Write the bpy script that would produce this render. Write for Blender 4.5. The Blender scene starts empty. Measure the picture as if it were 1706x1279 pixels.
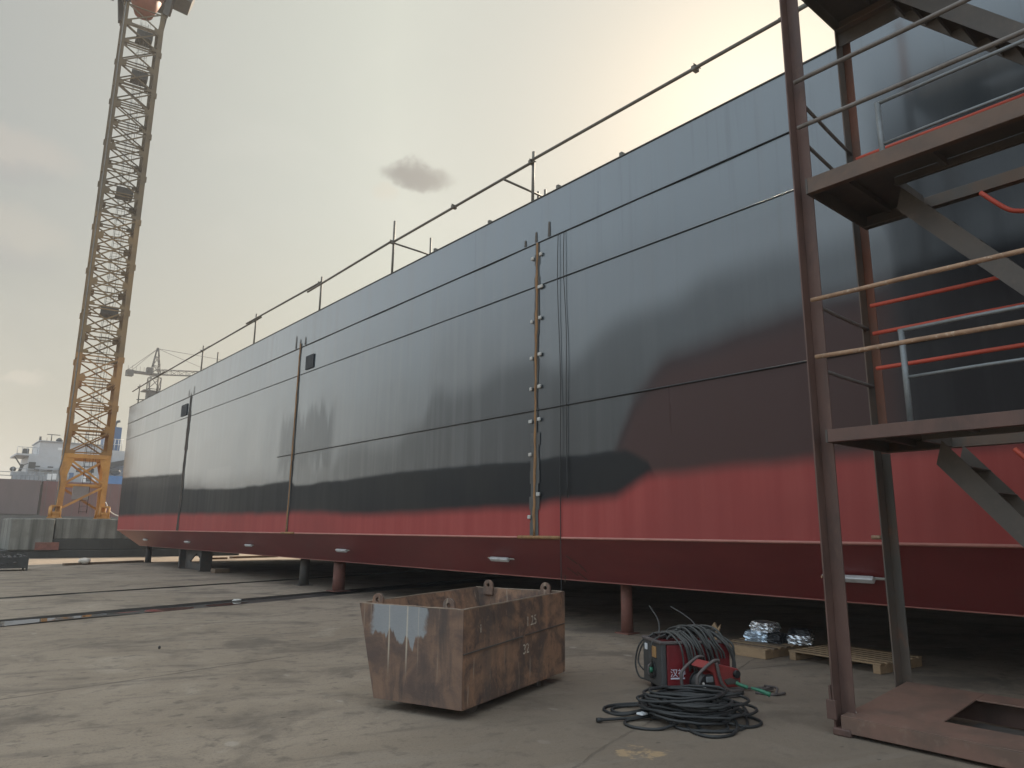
import bpy, bmesh, math, random
from mathutils import Vector, Matrix, noise
random.seed(7)
scene = bpy.context.scene
COL = scene.collection
V = Vector
R_ = math.radians

# ------------------------------------------------------------------ camera
EYE = V((0.0, 0.0, 1.6))
cam_d = bpy.data.cameras.new('camera')
cam = bpy.data.objects.new('camera', cam_d)
COL.objects.link(cam)
rot = Matrix(((0.7647, -0.1372, -0.6296), (-0.6443, -0.1487, -0.7501), (0.0093, 0.9793, -0.2021)))
cam.matrix_world = Matrix.Translation(EYE) @ rot.to_quaternion().to_matrix().to_4x4()
cam_d.sensor_fit = 'HORIZONTAL'
cam_d.sensor_width = 36.0
cam_d.lens = 1193.29 / 1706 * 36.0
cam_d.clip_start = 0.05
cam_d.clip_end = 3000
scene.camera = cam
scene.view_settings.view_transform = 'Standard'
scene.view_settings.look = 'None'
scene.view_settings.gamma = 1
scene.view_settings.exposure = 1.0

# ------------------------------------------------------------------ sun and sky
SUN_AZ, SUN_EL = 61.0, 31.0          # azimuth measured from +Y towards +X
SDIR = V((math.sin(R_(SUN_AZ)) * math.cos(R_(SUN_EL)), math.cos(R_(SUN_AZ)) * math.cos(R_(SUN_EL)), math.sin(R_(SUN_EL))))
sl = bpy.data.lights.new('sun', 'SUN')
sl.energy = 4.5
sl.angle = R_(0.6)
sl.color = (1.0, 0.85, 0.66)
so = bpy.data.objects.new('sun', sl)
so.rotation_euler = SDIR.to_track_quat('Z', 'Y').to_euler()
COL.objects.link(so)


class NT:
    """short-hand for building node trees"""
    def __init__(s, tree):
        s.t = tree
        s.t.nodes.clear()

    def n(s, typ, ins=None, **props):
        nd = s.t.nodes.new(typ)
        for k, v in props.items():
            setattr(nd, k, v)
        for k, v in (ins or {}).items():
            s.put(nd.inputs[k], v)
        return nd

    def put(s, sock, v):
        if hasattr(v, 'is_output'):
            s.t.links.new(v, sock)
        elif isinstance(v, (tuple, list, Vector)):
            v = tuple(v)
            n_ = len(sock.default_value)
            sock.default_value = v + (1.0,) * (n_ - len(v)) if len(v) < n_ else v[:n_]
        else:
            sock.default_value = v

    def m(s, op, a, b=0.0, c=0.0, clamp=False):
        nd = s.n('ShaderNodeMath', {0: a, 1: b, 2: c}, operation=op)
        nd.use_clamp = clamp
        return nd.outputs[0]

    def vm(s, op, a, b=(0, 0, 0)):
        nd = s.n('ShaderNodeVectorMath', {0: a, 1: b}, operation=op)
        return nd.outputs['Value'] if op in ('DOT_PRODUCT', 'LENGTH', 'DISTANCE') else nd.outputs[0]

    def mix(s, f, a, b, mode='MIX'):
        nd = s.n('ShaderNodeMix', data_type='RGBA', blend_type=mode)
        s.put(nd.inputs[0], f); s.put(nd.inputs[6], a); s.put(nd.inputs[7], b)
        return nd.outputs[2]

    def sm(s, x, lo, hi, a=0.0, b=1.0):
        nd = s.n('ShaderNodeMapRange', {0: x, 1: lo, 2: hi, 3: a, 4: b}, interpolation_type='SMOOTHSTEP')
        return nd.outputs[0]

    def noise(s, vec, scale, detail=4.0, rough=0.55, dist=0.0):
        return s.n('ShaderNodeTexNoise', {'Vector': vec, 'Scale': scale, 'Detail': detail, 'Roughness': rough, 'Distortion': dist}).outputs[0]

    def scale(s, vec, sc, loc=(0, 0, 0)):
        return s.n('ShaderNodeMapping', {'Vector': vec, 'Scale': sc, 'Location': loc}).outputs[0]

    def ramp(s, x, stops, interp='LINEAR'):
        nd = s.n('ShaderNodeValToRGB', {0: x})
        cr = nd.color_ramp
        cr.interpolation = interp
        while len(cr.elements) > 1:
            cr.elements.remove(cr.elements[0])
        for i, (p, c) in enumerate(stops):
            e = cr.elements[0] if i == 0 else cr.elements.new(p)
            e.position = p
            c = (c, c, c) if not isinstance(c, (tuple, list)) else tuple(c)
            e.color = c[:3] + (1.0,)
        return nd.outputs[0]


w = bpy.data.worlds.new('World')
scene.world = w
w.use_nodes = True
g = NT(w.node_tree)
d = g.n('ShaderNodeTexCoord').outputs['Generated']
sky = g.n('ShaderNodeTexSky', sky_type='NISHITA', sun_disc=False, sun_elevation=R_(SUN_EL), sun_rotation=R_(SUN_AZ),
          air_density=1.5, dust_density=6.0, ozone_density=1.0)
cosang = g.vm('DOT_PRODUCT', d, tuple(SDIR))
haze_col = g.ramp(g.m('MULTIPLY_ADD', cosang, 0.5, 0.5), [
    (0.00, (1.05, 1.28, 1.48)), (0.54, (1.00, 1.19, 1.36)), (0.63, (0.88, 0.95, 1.00)), (0.71, (0.41, 0.41, 0.39)), (0.79, (0.345, 0.355, 0.335)),
    (0.865, (0.43, 0.43, 0.385)), (0.945, (0.53, 0.545, 0.475)), (0.98, (0.42, 0.435, 0.40)), (1.0, (0.34, 0.35, 0.33))])
sep = g.n('ShaderNodeSeparateXYZ', {0: d})
up = sep.outputs[2]
warm = g.sm(up, 0.0, 0.45, 1.0, 0.0)
haze_col = g.mix(g.m('MULTIPLY', warm, 0.85), haze_col, (1.26, 1.13, 0.93), 'MULTIPLY')
zen = g.sm(up, 0.66, 0.86, 1.0, 1.8)
haze_col = g.mix(1.0, haze_col, g.n('ShaderNodeCombineXYZ', {0: zen, 1: zen, 2: zen}).outputs[0], 'MULTIPLY')
low = g.m('MULTIPLY', g.sm(up, 0.08, 0.36, 1.0, 0.0), g.sm(cosang, 0.22, -0.05))
haze_col = g.mix(g.m('MULTIPLY', low, 0.9), haze_col, (0.16, 0.15, 0.14))
# soft drifting clouds
cn = g.noise(g.scale(d, (1.0, 1.0, 2.2)), 3.0, 5.0, 0.55, 0.4)
haze_col = g.mix(g.m('MULTIPLY', g.sm(cn, 0.50, 0.75), 0.10), haze_col, (0.72, 0.68, 0.62))
wob = g.vm('SUBTRACT', g.n('ShaderNodeTexNoise', {'Vector': d, 'Scale': 16.0, 'Detail': 5.0, 'Roughness': 0.6}).outputs[1], (0.5, 0.5, 0.5))
dw = g.vm('ADD', d, g.n('ShaderNodeVectorMath', {0: wob, 'Scale': 0.055}, operation='SCALE').outputs[0])


def cloud(el, az, sx, sz, col, amt):
    global haze_col
    e_, a_ = R_(el), R_(az)
    c = V((math.sin(a_) * math.cos(e_), math.cos(a_) * math.cos(e_), math.sin(e_)))
    rt = V((math.cos(a_), -math.sin(a_), 0))
    upv = rt.cross(c)
    df = g.vm('SUBTRACT', dw, tuple(c))
    p = g.m('DIVIDE', g.vm('DOT_PRODUCT', df, tuple(rt)), sx)
    q = g.m('DIVIDE', g.vm('DOT_PRODUCT', df, tuple(upv)), sz)
    r2 = g.m('ADD', g.m('MULTIPLY', p, p), g.m('MULTIPLY', q, q))
    haze_col = g.mix(g.m('MULTIPLY', g.sm(r2, 0.05, 1.3, 1.0, 0.0), amt), haze_col, col)


cloud(27.6, 31.6, 0.052, 0.020, (0.22, 0.21, 0.19), 0.9)
cloud(26.0, 29.0, 0.018, 0.012, (0.55, 0.51, 0.42), 0.5)
cloud(24.2, 2.0, 0.075, 0.030, (0.50, 0.44, 0.38), 0.45)
cloud(22.8, 1.0, 0.075, 0.016, (0.34, 0.335, 0.32), 0.5)
cloud(18.9, 2.5, 0.080, 0.034, (0.50, 0.45, 0.38), 0.40)
cloud(17.2, 2.0, 0.070, 0.020, (0.36, 0.35, 0.33), 0.5)
cloud(9.6, 5.2, 0.030, 0.008, (0.55, 0.50, 0.42), 0.6)
bg1 = g.n('ShaderNodeBackground', {0: sky.outputs[0], 1: 0.006})
bg2 = g.n('ShaderNodeBackground', {0: haze_col, 1: 0.535})
add = g.n('ShaderNodeAddShader', {0: bg1.outputs[0], 1: bg2.outputs[0]})
g.n('ShaderNodeOutputWorld', {0: add.outputs[0]})


# ------------------------------------------------------------------ materials
def new_mat(name):
    m = bpy.data.materials.new(name)
    m.use_nodes = True
    return m, NT(m.node_tree)


def finish(q, col, rough, bump=None, bs=0.3, dist=0.02, metal=0.0, spec=0.5, **kw):
    ins = {'Base Color': col, 'Roughness': rough, 'Metallic': metal, 'Specular IOR Level': spec}
    ins.update(kw)
    if bump is not None:
        ins['Normal'] = q.n('ShaderNodeBump', {'Height': bump, 'Strength': bs, 'Distance': dist}).outputs[0]
    b = q.n('ShaderNodeBsdfPrincipled', ins)
    q.n('ShaderNodeOutputMaterial', {0: b.outputs[0]})


def worn(name, base, second=None, third=None, sc=6.0, rough=0.6, amt=0.5, stretch=(1, 1, 1), bs=0.25, metal=0.0, spec=0.4, amt3=0.35, jitter=0.0):
    """paint or bare material with blotches of a second colour and flecks of a third"""
    m, q = new_mat(name)
    o = q.n('ShaderNodeTexCoord').outputs['Object']
    v = q.scale(o, stretch)
    n1 = q.noise(v, sc, 6.0, 0.62, 0.3)
    n2 = q.noise(v, sc * 4.7, 5.0, 0.65)
    second = second or tuple(c * 0.6 for c in base)
    third = third or tuple(c * 1.35 for c in base)
    c = q.mix(q.m('MULTIPLY', q.sm(n1, 0.40, 0.66), amt), base, second)
    c = q.mix(q.m('MULTIPLY', q.sm(n2, 0.52, 0.74), amt3), c, third)
    if jitter:
        rnd = q.n('ShaderNodeObjectInfo').outputs['Random']
        c = q.mix(1.0, c, q.ramp(rnd, [(0, 1 - jitter), (1, 1 + jitter)]), 'MULTIPLY')
    r = q.m('MULTIPLY_ADD', n2, 0.25, rough - 0.12)
    finish(q, c, r, q.m('ADD', n1, q.m('MULTIPLY', n2, 0.5)), bs, 0.006, metal, spec)
    return m


M = {}
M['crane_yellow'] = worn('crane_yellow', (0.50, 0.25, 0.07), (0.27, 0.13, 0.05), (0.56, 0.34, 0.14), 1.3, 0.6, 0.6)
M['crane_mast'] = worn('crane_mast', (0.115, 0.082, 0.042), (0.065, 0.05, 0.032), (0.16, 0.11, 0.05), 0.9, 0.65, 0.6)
M['crane_mast_mid'] = worn('crane_mast_brown', (0.18, 0.115, 0.048), (0.10, 0.07, 0.038), (0.22, 0.14, 0.055), 0.9, 0.65, 0.6)
M['crane_mast_low'] = worn('crane_mast_orange_brown', (0.29, 0.155, 0.052), (0.16, 0.09, 0.038), (0.32, 0.18, 0.065), 0.9, 0.65, 0.6)
M['crane_dark'] = worn('crane_dark', (0.07, 0.065, 0.06), None, None, 2.0, 0.7)
M['crane_red'] = worn('crane_red', (0.28, 0.10, 0.06), (0.16, 0.06, 0.04), None, 2.0, 0.6)
M['galv'] = worn('galvanised_steel', (0.20, 0.215, 0.225), (0.14, 0.15, 0.15), (0.30, 0.31, 0.31), 14, 0.5, 0.5, metal=0.3)
M['tube'] = worn('scaffold_tube_steel', (0.12, 0.115, 0.10), (0.075, 0.055, 0.04), (0.2, 0.19, 0.17), 5.0, 0.6, 0.6)
M['brown'] = worn('brown_red_primer', (0.105, 0.059, 0.047), (0.060, 0.039, 0.033), (0.20, 0.13, 0.09), 3.2, 0.55, 0.7, (1, 1, 0.4), amt3=0.2)
M['primer_orange'] = worn('orange_primer', (0.20, 0.085, 0.055), (0.10, 0.07, 0.055), (0.14, 0.10, 0.07), 1.3, 0.6, 0.8, (1, 1, 0.6))
M['edge_rust'] = worn('rust_brown_channel', (0.115, 0.074, 0.053), (0.07, 0.052, 0.042), (0.20, 0.12, 0.075), 2.4, 0.6, 0.7, amt3=0.25)
M['brown_worn'] = worn('worn_walkway_primer', (0.165, 0.094, 0.070), (0.105, 0.072, 0.055), (0.25, 0.19, 0.145), 2.6, 0.62, 0.75, amt3=0.3)
M['rim_edge'] = worn('worn_bare_edge', (0.22, 0.165, 0.12), (0.12, 0.07, 0.05), (0.30, 0.26, 0.21), 7.0, 0.55, 0.7)
M['rust_post'] = worn('rust_and_grey_primer', (0.082, 0.075, 0.066), (0.125, 0.082, 0.058), (0.24, 0.095, 0.05), 1.5, 0.65, 0.8, (1, 1, 0.5), amt3=0.35)
M['grey_brown'] = worn('dark_steel_plate', (0.085, 0.072, 0.062), (0.05, 0.046, 0.042), (0.14, 0.11, 0.09), 2.2, 0.6, 0.6)
M['red_rail'] = worn('red_painted_tube', (0.50, 0.075, 0.045), (0.34, 0.07, 0.04), (0.30, 0.16, 0.09), 4.0, 0.5, 0.5)
M['rusty_rail'] = worn('rusty_tube_worn_pale', (0.30, 0.185, 0.115), (0.17, 0.10, 0.065), (0.50, 0.42, 0.33), 5.5, 0.62, 0.7, amt3=0.7)
M['grey_rail'] = worn('grey_tube', (0.15, 0.135, 0.125), (0.09, 0.078, 0.07), (0.24, 0.22, 0.20), 5.5, 0.55, 0.6, amt3=0.5)
M['hose'] = worn('grey_hose', (0.16, 0.15, 0.135), None, None, 6.0, 0.6)
M['white_chip'] = worn('chipped_white_paint', (0.62, 0.62, 0.58), (0.35, 0.22, 0.14), None, 9.0, 0.6, 0.4)
M['wood'] = worn('pine_wood', (0.30, 0.20, 0.115), (0.17, 0.115, 0.07), (0.42, 0.31, 0.19), 5.0, 0.75, 0.6, (1, 0.25, 1))
M['old_wood'] = worn('grey_weathered_wood', (0.17, 0.12, 0.08), (0.10, 0.075, 0.055), (0.25, 0.19, 0.13), 5.0, 0.8, 0.6, (1, 0.25, 1))
M['foil'] = worn('crumpled_foil_film', (0.75, 0.78, 0.82), (0.45, 0.48, 0.52), None, 9, 0.22, 0.5, metal=0.85, bs=0.8)
M['foil_blue'] = worn('crumpled_blue_film', (0.62, 0.74, 0.85), (0.35, 0.42, 0.5), None, 9, 0.2, 0.5, metal=0.6, bs=0.8)
M['black_wrap'] = worn('black_plastic', (0.03, 0.03, 0.033), None, None, 9, 0.3, 0.5, bs=0.6)
M['rubber'] = worn('black_cable_rubber', (0.020, 0.021, 0.022), (0.035, 0.035, 0.034), (0.06, 0.058, 0.054), 7, 0.55, 0.5)
M['rubber_dusty'] = worn('dusty_cable_rubber', (0.055, 0.055, 0.052), (0.03, 0.03, 0.029), (0.10, 0.097, 0.09), 9, 0.6, 0.5)
M['weld_red'] = worn('red_machine_paint', (0.165, 0.014, 0.018), (0.09, 0.012, 0.014), (0.19, 0.04, 0.036), 6, 0.45, 0.5, amt3=0.2)
M['feeder_red'] = worn('faded_red_machine_paint', (0.24, 0.034, 0.032), (0.15, 0.03, 0.028), (0.27, 0.10, 0.085), 7, 0.5, 0.5)
M['panel'] = worn('dark_panel_plastic', (0.055, 0.055, 0.055), (0.035, 0.035, 0.036), (0.11, 0.10, 0.09), 7, 0.55, 0.5)
M['knob'] = worn('black_plastic_knob', (0.02, 0.02, 0.022), None, None, 20, 0.4)
M['frame_grey'] = worn('dusty_dark_tube', (0.10, 0.085, 0.08), (0.06, 0.05, 0.05), None, 7, 0.6)
M['orange'] = worn('tan_card', (0.42, 0.24, 0.10), (0.28, 0.16, 0.07), None, 14, 0.7)
M['label_white'] = worn('white_sticker', (0.66, 0.68, 0.70), (0.45, 0.46, 0.47), None, 20, 0.6)
M['green'] = worn('green_plastic', (0.035, 0.17, 0.10), (0.03, 0.10, 0.06), None, 14, 0.45)
M['anode'] = worn('zinc_anode', (0.62, 0.63, 0.64), (0.42, 0.42, 0.42), (0.75, 0.75, 0.75), 9, 0.45, 0.5, metal=0.35)
M['clip'] = worn('pale_weld_clip', (0.40, 0.40, 0.38), (0.36, 0.30, 0.24), None, 12, 0.5)
M['weld_rust'] = worn('bare_rusty_weld', (0.27, 0.145, 0.06), (0.16, 0.085, 0.04), (0.36, 0.25, 0.14), 3.0, 0.7, 0.7, (1, 4, 1))
M['weld_primer'] = worn('grey_primer_strip', (0.075, 0.076, 0.074), (0.055, 0.045, 0.038), (0.11, 0.105, 0.10), 1.8, 0.6, 0.7)
M['seam_dark'] = worn('dark_seam_strip', (0.06, 0.052, 0.045), (0.10, 0.075, 0.055), None, 1.5, 0.65, 0.6)
M['strake'] = worn('black_painted_bead', (0.022, 0.024, 0.027), None, (0.06, 0.062, 0.065), 2.0, 0.45)
M['chine'] = worn('pale_red_edge', (0.36, 0.15, 0.12), (0.26, 0.10, 0.08), (0.42, 0.24, 0.18), 2.0, 0.5, 0.6)
M['hatch'] = worn('dark_opening_patch', (0.028, 0.030, 0.033), None, None, 2.0, 0.7)
M['chock_red'] = worn('rust_red_prop', (0.20, 0.085, 0.065), (0.12, 0.06, 0.048), (0.27, 0.17, 0.13), 3.0, 0.7, 0.7)
M['chock_dark'] = worn('dark_prop', (0.07, 0.065, 0.06), (0.11, 0.08, 0.06), None, 3.0, 0.7, 0.6)
M['ship_white'] = worn('ship_white_paint', (0.40, 0.415, 0.44), (0.31, 0.31, 0.32), (0.47, 0.47, 0.48), 0.5, 0.5, 0.5)
M['ship_grey'] = worn('ship_grey_fittings', (0.30, 0.32, 0.35), (0.18, 0.20, 0.22), None, 0.7, 0.6)
M['ship_dark'] = worn('ship_dark_fittings', (0.04, 0.045, 0.05), None, None, 0.7, 0.6)
M['ship_blue'] = worn('ship_blue_paint', (0.04, 0.10, 0.22), (0.03, 0.07, 0.15), None, 0.5, 0.5)
M['ship_blue_b'] = worn('bright_blue_paint', (0.05, 0.17, 0.40), None, None, 0.5, 0.5)
M['ship_red'] = worn('ship_red_bottom', (0.115, 0.028, 0.030), (0.08, 0.022, 0.024), (0.14, 0.045, 0.042), 0.5, 0.6, 0.6, (1, 1, 0.3))
M['ship_maroon'] = worn('ship_faded_maroon', (0.090, 0.062, 0.067), (0.065, 0.046, 0.05), (0.12, 0.085, 0.085), 0.5, 0.65, 0.6, (1, 1, 0.4))
M['glass'] = worn('dark_window_glass', (0.03, 0.04, 0.05), None, None, 3, 0.15)
M['cab_white'] = worn('cab_grey_white', (0.50, 0.52, 0.52), None, None, 2, 0.5)
M['scrap'] = worn('scrap_metal', (0.12, 0.105, 0.095), (0.05, 0.045, 0.045), (0.7, 0.68, 0.65), 9, 0.5, 0.8, jitter=0.5, amt3=0.7)
M['sack'] = worn('white_sack', (0.65, 0.58, 0.50), None, None, 5, 0.8)
M['paper'] = worn('paper_scrap', (0.55, 0.53, 0.49), None, None, 8, 0.8)

# dark concrete of the crane foundation: streaky and damp at the foot
m, q = new_mat('foundation_concrete')
o = q.n('ShaderNodeTexCoord').outputs['Object']
n1 = q.noise(q.scale(o, (1.6, 1.6, 0.10)), 1.6, 5.0, 0.6)
n2 = q.noise(o, 1.1, 6.0, 0.6)
c = q.mix(q.sm(n1, 0.35, 0.68), (0.20, 0.20, 0.18), (0.075, 0.075, 0.066))
c = q.mix(q.m('MULTIPLY', q.sm(n2, 0.45, 0.7), 0.6), c, (0.105, 0.10, 0.085))
finish(q, c, 0.85, q.noise(o, 9.0, 6.0, 0.6), 0.4, 0.03)
M['foundation'] = m
M['foundation_dark'] = worn('damp_concrete', (0.055, 0.053, 0.048), (0.035, 0.034, 0.032), (0.085, 0.08, 0.072), 0.9, 0.8, 0.7, (1, 1, 0.3))

# yard concrete
m, q = new_mat('yard_concrete')
o = q.n('ShaderNodeTexCoord').outputs['Object']
big = q.noise(o, 0.16, 5.0, 0.6, 0.5)
mid = q.noise(o, 0.75, 7.0, 0.62, 0.6)
fine = q.noise(o, 5.0, 8.0, 0.68, 0.2)
grit = q.noise(o, 42.0, 4.0, 0.7)
c = q.mix(q.sm(big, 0.32, 0.68), (0.262, 0.219, 0.172), (0.350, 0.302, 0.246))
c = q.mix(q.m('MULTIPLY', q.sm(mid, 0.47, 0.68), 0.85), c, (0.135, 0.115, 0.096))
c = q.mix(q.m('MULTIPLY', q.sm(mid, 0.42, 0.28), 0.55), c, (0.42, 0.375, 0.315))
c = q.mix(q.m('MULTIPLY', q.sm(fine, 0.51, 0.69), 0.75), c, (0.13, 0.112, 0.096))
c = q.mix(q.m('MULTIPLY', q.sm(fine, 0.40, 0.27), 0.5), c, (0.42, 0.40, 0.36))
c = q.mix(q.m('MULTIPLY', q.sm(grit, 0.52, 0.70), 0.5), c, (0.10, 0.09, 0.08))
# broad drag marks and tyre sweeps
sw = q.noise(q.scale(q.n('ShaderNodeVectorRotate', {'Vector': o, 'Angle': R_(18)}, rotation_type='Z_AXIS').outputs[0], (0.35, 3.2, 1)), 1.1, 6.0, 0.6, 0.8)
c = q.mix(q.m('MULTIPLY', q.sm(sw, 0.54, 0.72), 0.55), c, (0.115, 0.10, 0.088))
c = q.mix(q.m('MULTIPLY', q.sm(sw, 0.40, 0.28), 0.35), c, (0.38, 0.36, 0.325))
# scattered dark chips
vo = q.n('ShaderNodeTexVoronoi', {'Vector': q.scale(o, (1, 1.7, 1)), 'Scale': 2.4, 'Randomness': 1.0})
chip = q.m('MULTIPLY', q.sm(vo.outputs['Distance'], 0.045, 0.075, 1, 0), q.m('GREATER_THAN', q.n('ShaderNodeSeparateColor', {0: vo.outputs['Color']}).outputs[0], 0.45))
c = q.mix(q.m('MULTIPLY', chip, 0.8), c, (0.06, 0.052, 0.045))
vo2 = q.n('ShaderNodeTexVoronoi', {'Vector': q.scale(o, (1.4, 1, 1), (3.1, 7.7, 0)), 'Scale': 1.3, 'Randomness': 1.0})
chip2 = q.m('MULTIPLY', q.sm(q.m('ADD', vo2.outputs['Distance'], q.m('MULTIPLY', q.m('SUBTRACT', fine, 0.5), 0.3)), 0.05, 0.10, 1, 0), q.m('GREATER_THAN', q.n('ShaderNodeSeparateColor', {0: vo2.outputs['Color']}).outputs[1], 0.6))
c = q.mix(q.m('MULTIPLY', chip2, 0.45), c, (0.45, 0.42, 0.38))
# slab joints and cracks
sp = q.n('ShaderNodeSeparateXYZ', {0: o})
jn = q.m('MULTIPLY', q.m('SUBTRACT', q.noise(o, 1.4, 6.0, 0.65), 0.5), 0.18)


def joint(slope, icpt, x0, x1, wd):
    global c, hgt
    dd = q.m('ABSOLUTE', q.m('ADD', q.m('SUBTRACT', sp.outputs[1], q.m('MULTIPLY_ADD', sp.outputs[0], slope, icpt)), jn))
    f = q.m('MULTIPLY', q.sm(dd, wd * 0.5, wd * 1.4, 1, 0), q.m('MULTIPLY', q.sm(sp.outputs[0], x0 - 0.4, x0 + 0.1), q.sm(sp.outputs[0], x1 - 0.1, x1 + 0.5, 1, 0)))
    f = q.m('MULTIPLY', f, q.sm(fine, 0.66, 0.50))
    c = q.mix(q.m('MULTIPLY', f, 0.6), c, (0.075, 0.066, 0.058))
    hgt = q.m('SUBTRACT', hgt, q.m('MULTIPLY', f, 0.6))


hgt = q.m('ADD', q.m('MULTIPLY', fine, 0.8), q.m('MULTIPLY', grit, 0.35))
joint(0.21, 8.45, -30, 4.1, 0.022)
joint(-0.22, 6.95, 6.6, 9.2, 0.016)
joint(0.33, 11.9, 4.0, 7.5, 0.014)
joint(0.33, 2.6, 2.0, 9.0, 0.014)
joint(0.33, 28.0, -30, 40, 0.03)
oily = q.vm('LENGTH', q.n('ShaderNodeVectorMath', {0: q.vm('SUBTRACT', o, (6.0, 4.0, 0)), 1: (0.75, 1, 0)}, operation='MULTIPLY').outputs[0])
oil = q.sm(q.m('ADD', oily, q.m('MULTIPLY', q.m('SUBTRACT', mid, 0.5), 3.5)), 0.8, 3.2, 1, 0)
c = q.mix(q.m('MULTIPLY', oil, 0.62), c, q.mix(fine, (0.085, 0.072, 0.060), (0.19, 0.165, 0.138)))
c = q.mix(1.0, c, (0.82, 0.765, 0.715), 'MULTIPLY')
# tan spilled patch in the foreground and damp darker zone by the drains
dp = q.vm('LENGTH', q.n('ShaderNodeVectorMath', {0: q.vm('SUBTRACT', o, (4.47, 3.80, 0)), 1: (1, 1, 0)}, operation='MULTIPLY').outputs[0])
c = q.mix(q.m('MULTIPLY', q.sm(q.m('ADD', dp, q.m('MULTIPLY', q.m('SUBTRACT', fine, 0.5), 0.9)), 0.05, 0.14, 1, 0), 0.75), c, (0.36, 0.25, 0.14))
finish(q, c, q.m('MULTIPLY_ADD', mid, 0.3, 0.62), hgt, 0.55, 0.02, 0.0, 0.35)
M['concrete'] = m
M['trench'] = worn('wet_trench', (0.035, 0.031, 0.028), (0.06, 0.05, 0.042), None, 2.0, 0.55, 0.6)
m, q = new_mat('puddle_water')
o = q.n('ShaderNodeTexCoord').outputs['Object']
finish(q, (0.05, 0.048, 0.04), 0.03, q.noise(o, 3.0, 2.0), 0.02, 0.01, 0.0, 1.0, IOR=1.9)
M['water'] = m

# ---- hull side paint (object space: y along the hull, z up)
m, q = new_mat('hull_side_paint')
o = q.n('ShaderNodeTexCoord').outputs['Object']
sp = q.n('ShaderNodeSeparateXYZ', {0: o})
Y, Z = sp.outputs[1], sp.outputs[2]
Y0, Y1 = -12.0, 42.0


def curve(pts, lo=0.0, hi=8.0):
    """piecewise height over y as a ramp"""
    x = q.n('ShaderNodeMapRange', {0: Y, 1: Y0, 2: Y1, 3: 0.0, 4: 1.0}).outputs[0]
    r = q.ramp(x, [((y - Y0) / (Y1 - Y0), (z - lo) / (hi - lo)) for y, z in pts])
    return q.m('MULTIPLY_ADD', q.n('ShaderNodeSeparateColor', {0: r}).outputs[0], hi - lo, lo)


def lin(v):  # ramp colours are linear already; keep as is
    return v


streak = q.noise(q.scale(o, (1, 2.2, 0.10)), 1.6, 5.0, 0.6)
streak2 = q.noise(q.scale(o, (1, 7.0, 0.25), (3, 1, 5)), 1.2, 4.0, 0.6)
blot = q.noise(q.scale(o, (1, 0.5, 0.8)), 0.55, 4.0, 0.55, 0.3)
wobble = q.m('MULTIPLY', q.m('SUBTRACT', q.noise(q.scale(o, (1, 1, 0.05)), 0.9, 3.0, 0.5), 0.5), 0.30)
# plate tone: every plate between seams has its own shade of black
iy = q.m('FLOOR', q.m('DIVIDE', Y, 2.45))
iz = q.m('ADD', q.m('ADD', q.m('GREATER_THAN', Z, 3.69), q.m('GREATER_THAN', Z, 5.97)), q.m('GREATER_THAN', Z, 6.80))
ptone = q.n('ShaderNodeTexWhiteNoise', {0: q.n('ShaderNodeCombineXYZ', {0: iy, 1: q.m('MULTIPLY', iz, 7.3), 2: 1.7}).outputs[0]}, noise_dimensions='3D').outputs['Value']
zred = q.m('ADD', curve([(-12, 2.46), (3.2, 2.48), (4.3, 2.46), (5.9, 2.43), (6.75, 2.40), (7.15, 2.22), (7.35, 2.11), (8.9, 2.06), (9.35, 2.0), (11.5, 1.97), (15.1, 1.93), (18.7, 2.06), (19.9, 2.02), (29.7, 2.13), (41, 2.16)]), q.m('MULTIPLY', wobble, 0.35))
zblk = q.m('ADD', curve([(-12, 2.0), (6.4, 2.0), (6.75, 2.60), (7.2, 2.83), (9.3, 2.80), (9.35, 2.80), (13, 2.85), (19.3, 2.78), (19.5, 2.95), (24, 2.9), (29.6, 3.1), (29.9, 3.72), (34, 3.85), (41, 4.1)]), q.m('MULTIPLY', wobble, 0.4))
zbrn = q.m('ADD', q.m('MULTIPLY', q.m('SUBTRACT', q.noise(q.scale(o, (0, 0.6, 0)), 1.0, 3.0), 0.5), 0.35), curve([(-12, 4.45), (3.5, 4.40), (5.0, 4.25), (6.4, 4.05), (7.0, 3.6), (7.5, 2.6), (8.0, 1.0), (41, 1.0)]))
top = q.mix(ptone, (0.036, 0.050, 0.062), (0.050, 0.066, 0.078))


def soft_steps(width, seed):
    """a random level per spray column, blending over at the column edge"""
    t_ = q.m('ADD', q.m('DIVIDE', Y, width), seed)
    i0 = q.m('FLOOR', t_)
    fr_ = q.sm(q.m('SUBTRACT', t_, i0), 0.62, 1.0)
    r0 = q.n('ShaderNodeTexWhiteNoise', {'W': i0}, noise_dimensions='1D').outputs['Value']
    r1 = q.n('ShaderNodeTexWhiteNoise', {'W': q.m('ADD', i0, 1.0)}, noise_dimensions='1D').outputs['Value']
    return q.m('ADD', q.m('MULTIPLY', r0, q.m('SUBTRACT', 1.0, fr_)), q.m('MULTIPLY', r1, fr_))


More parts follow.
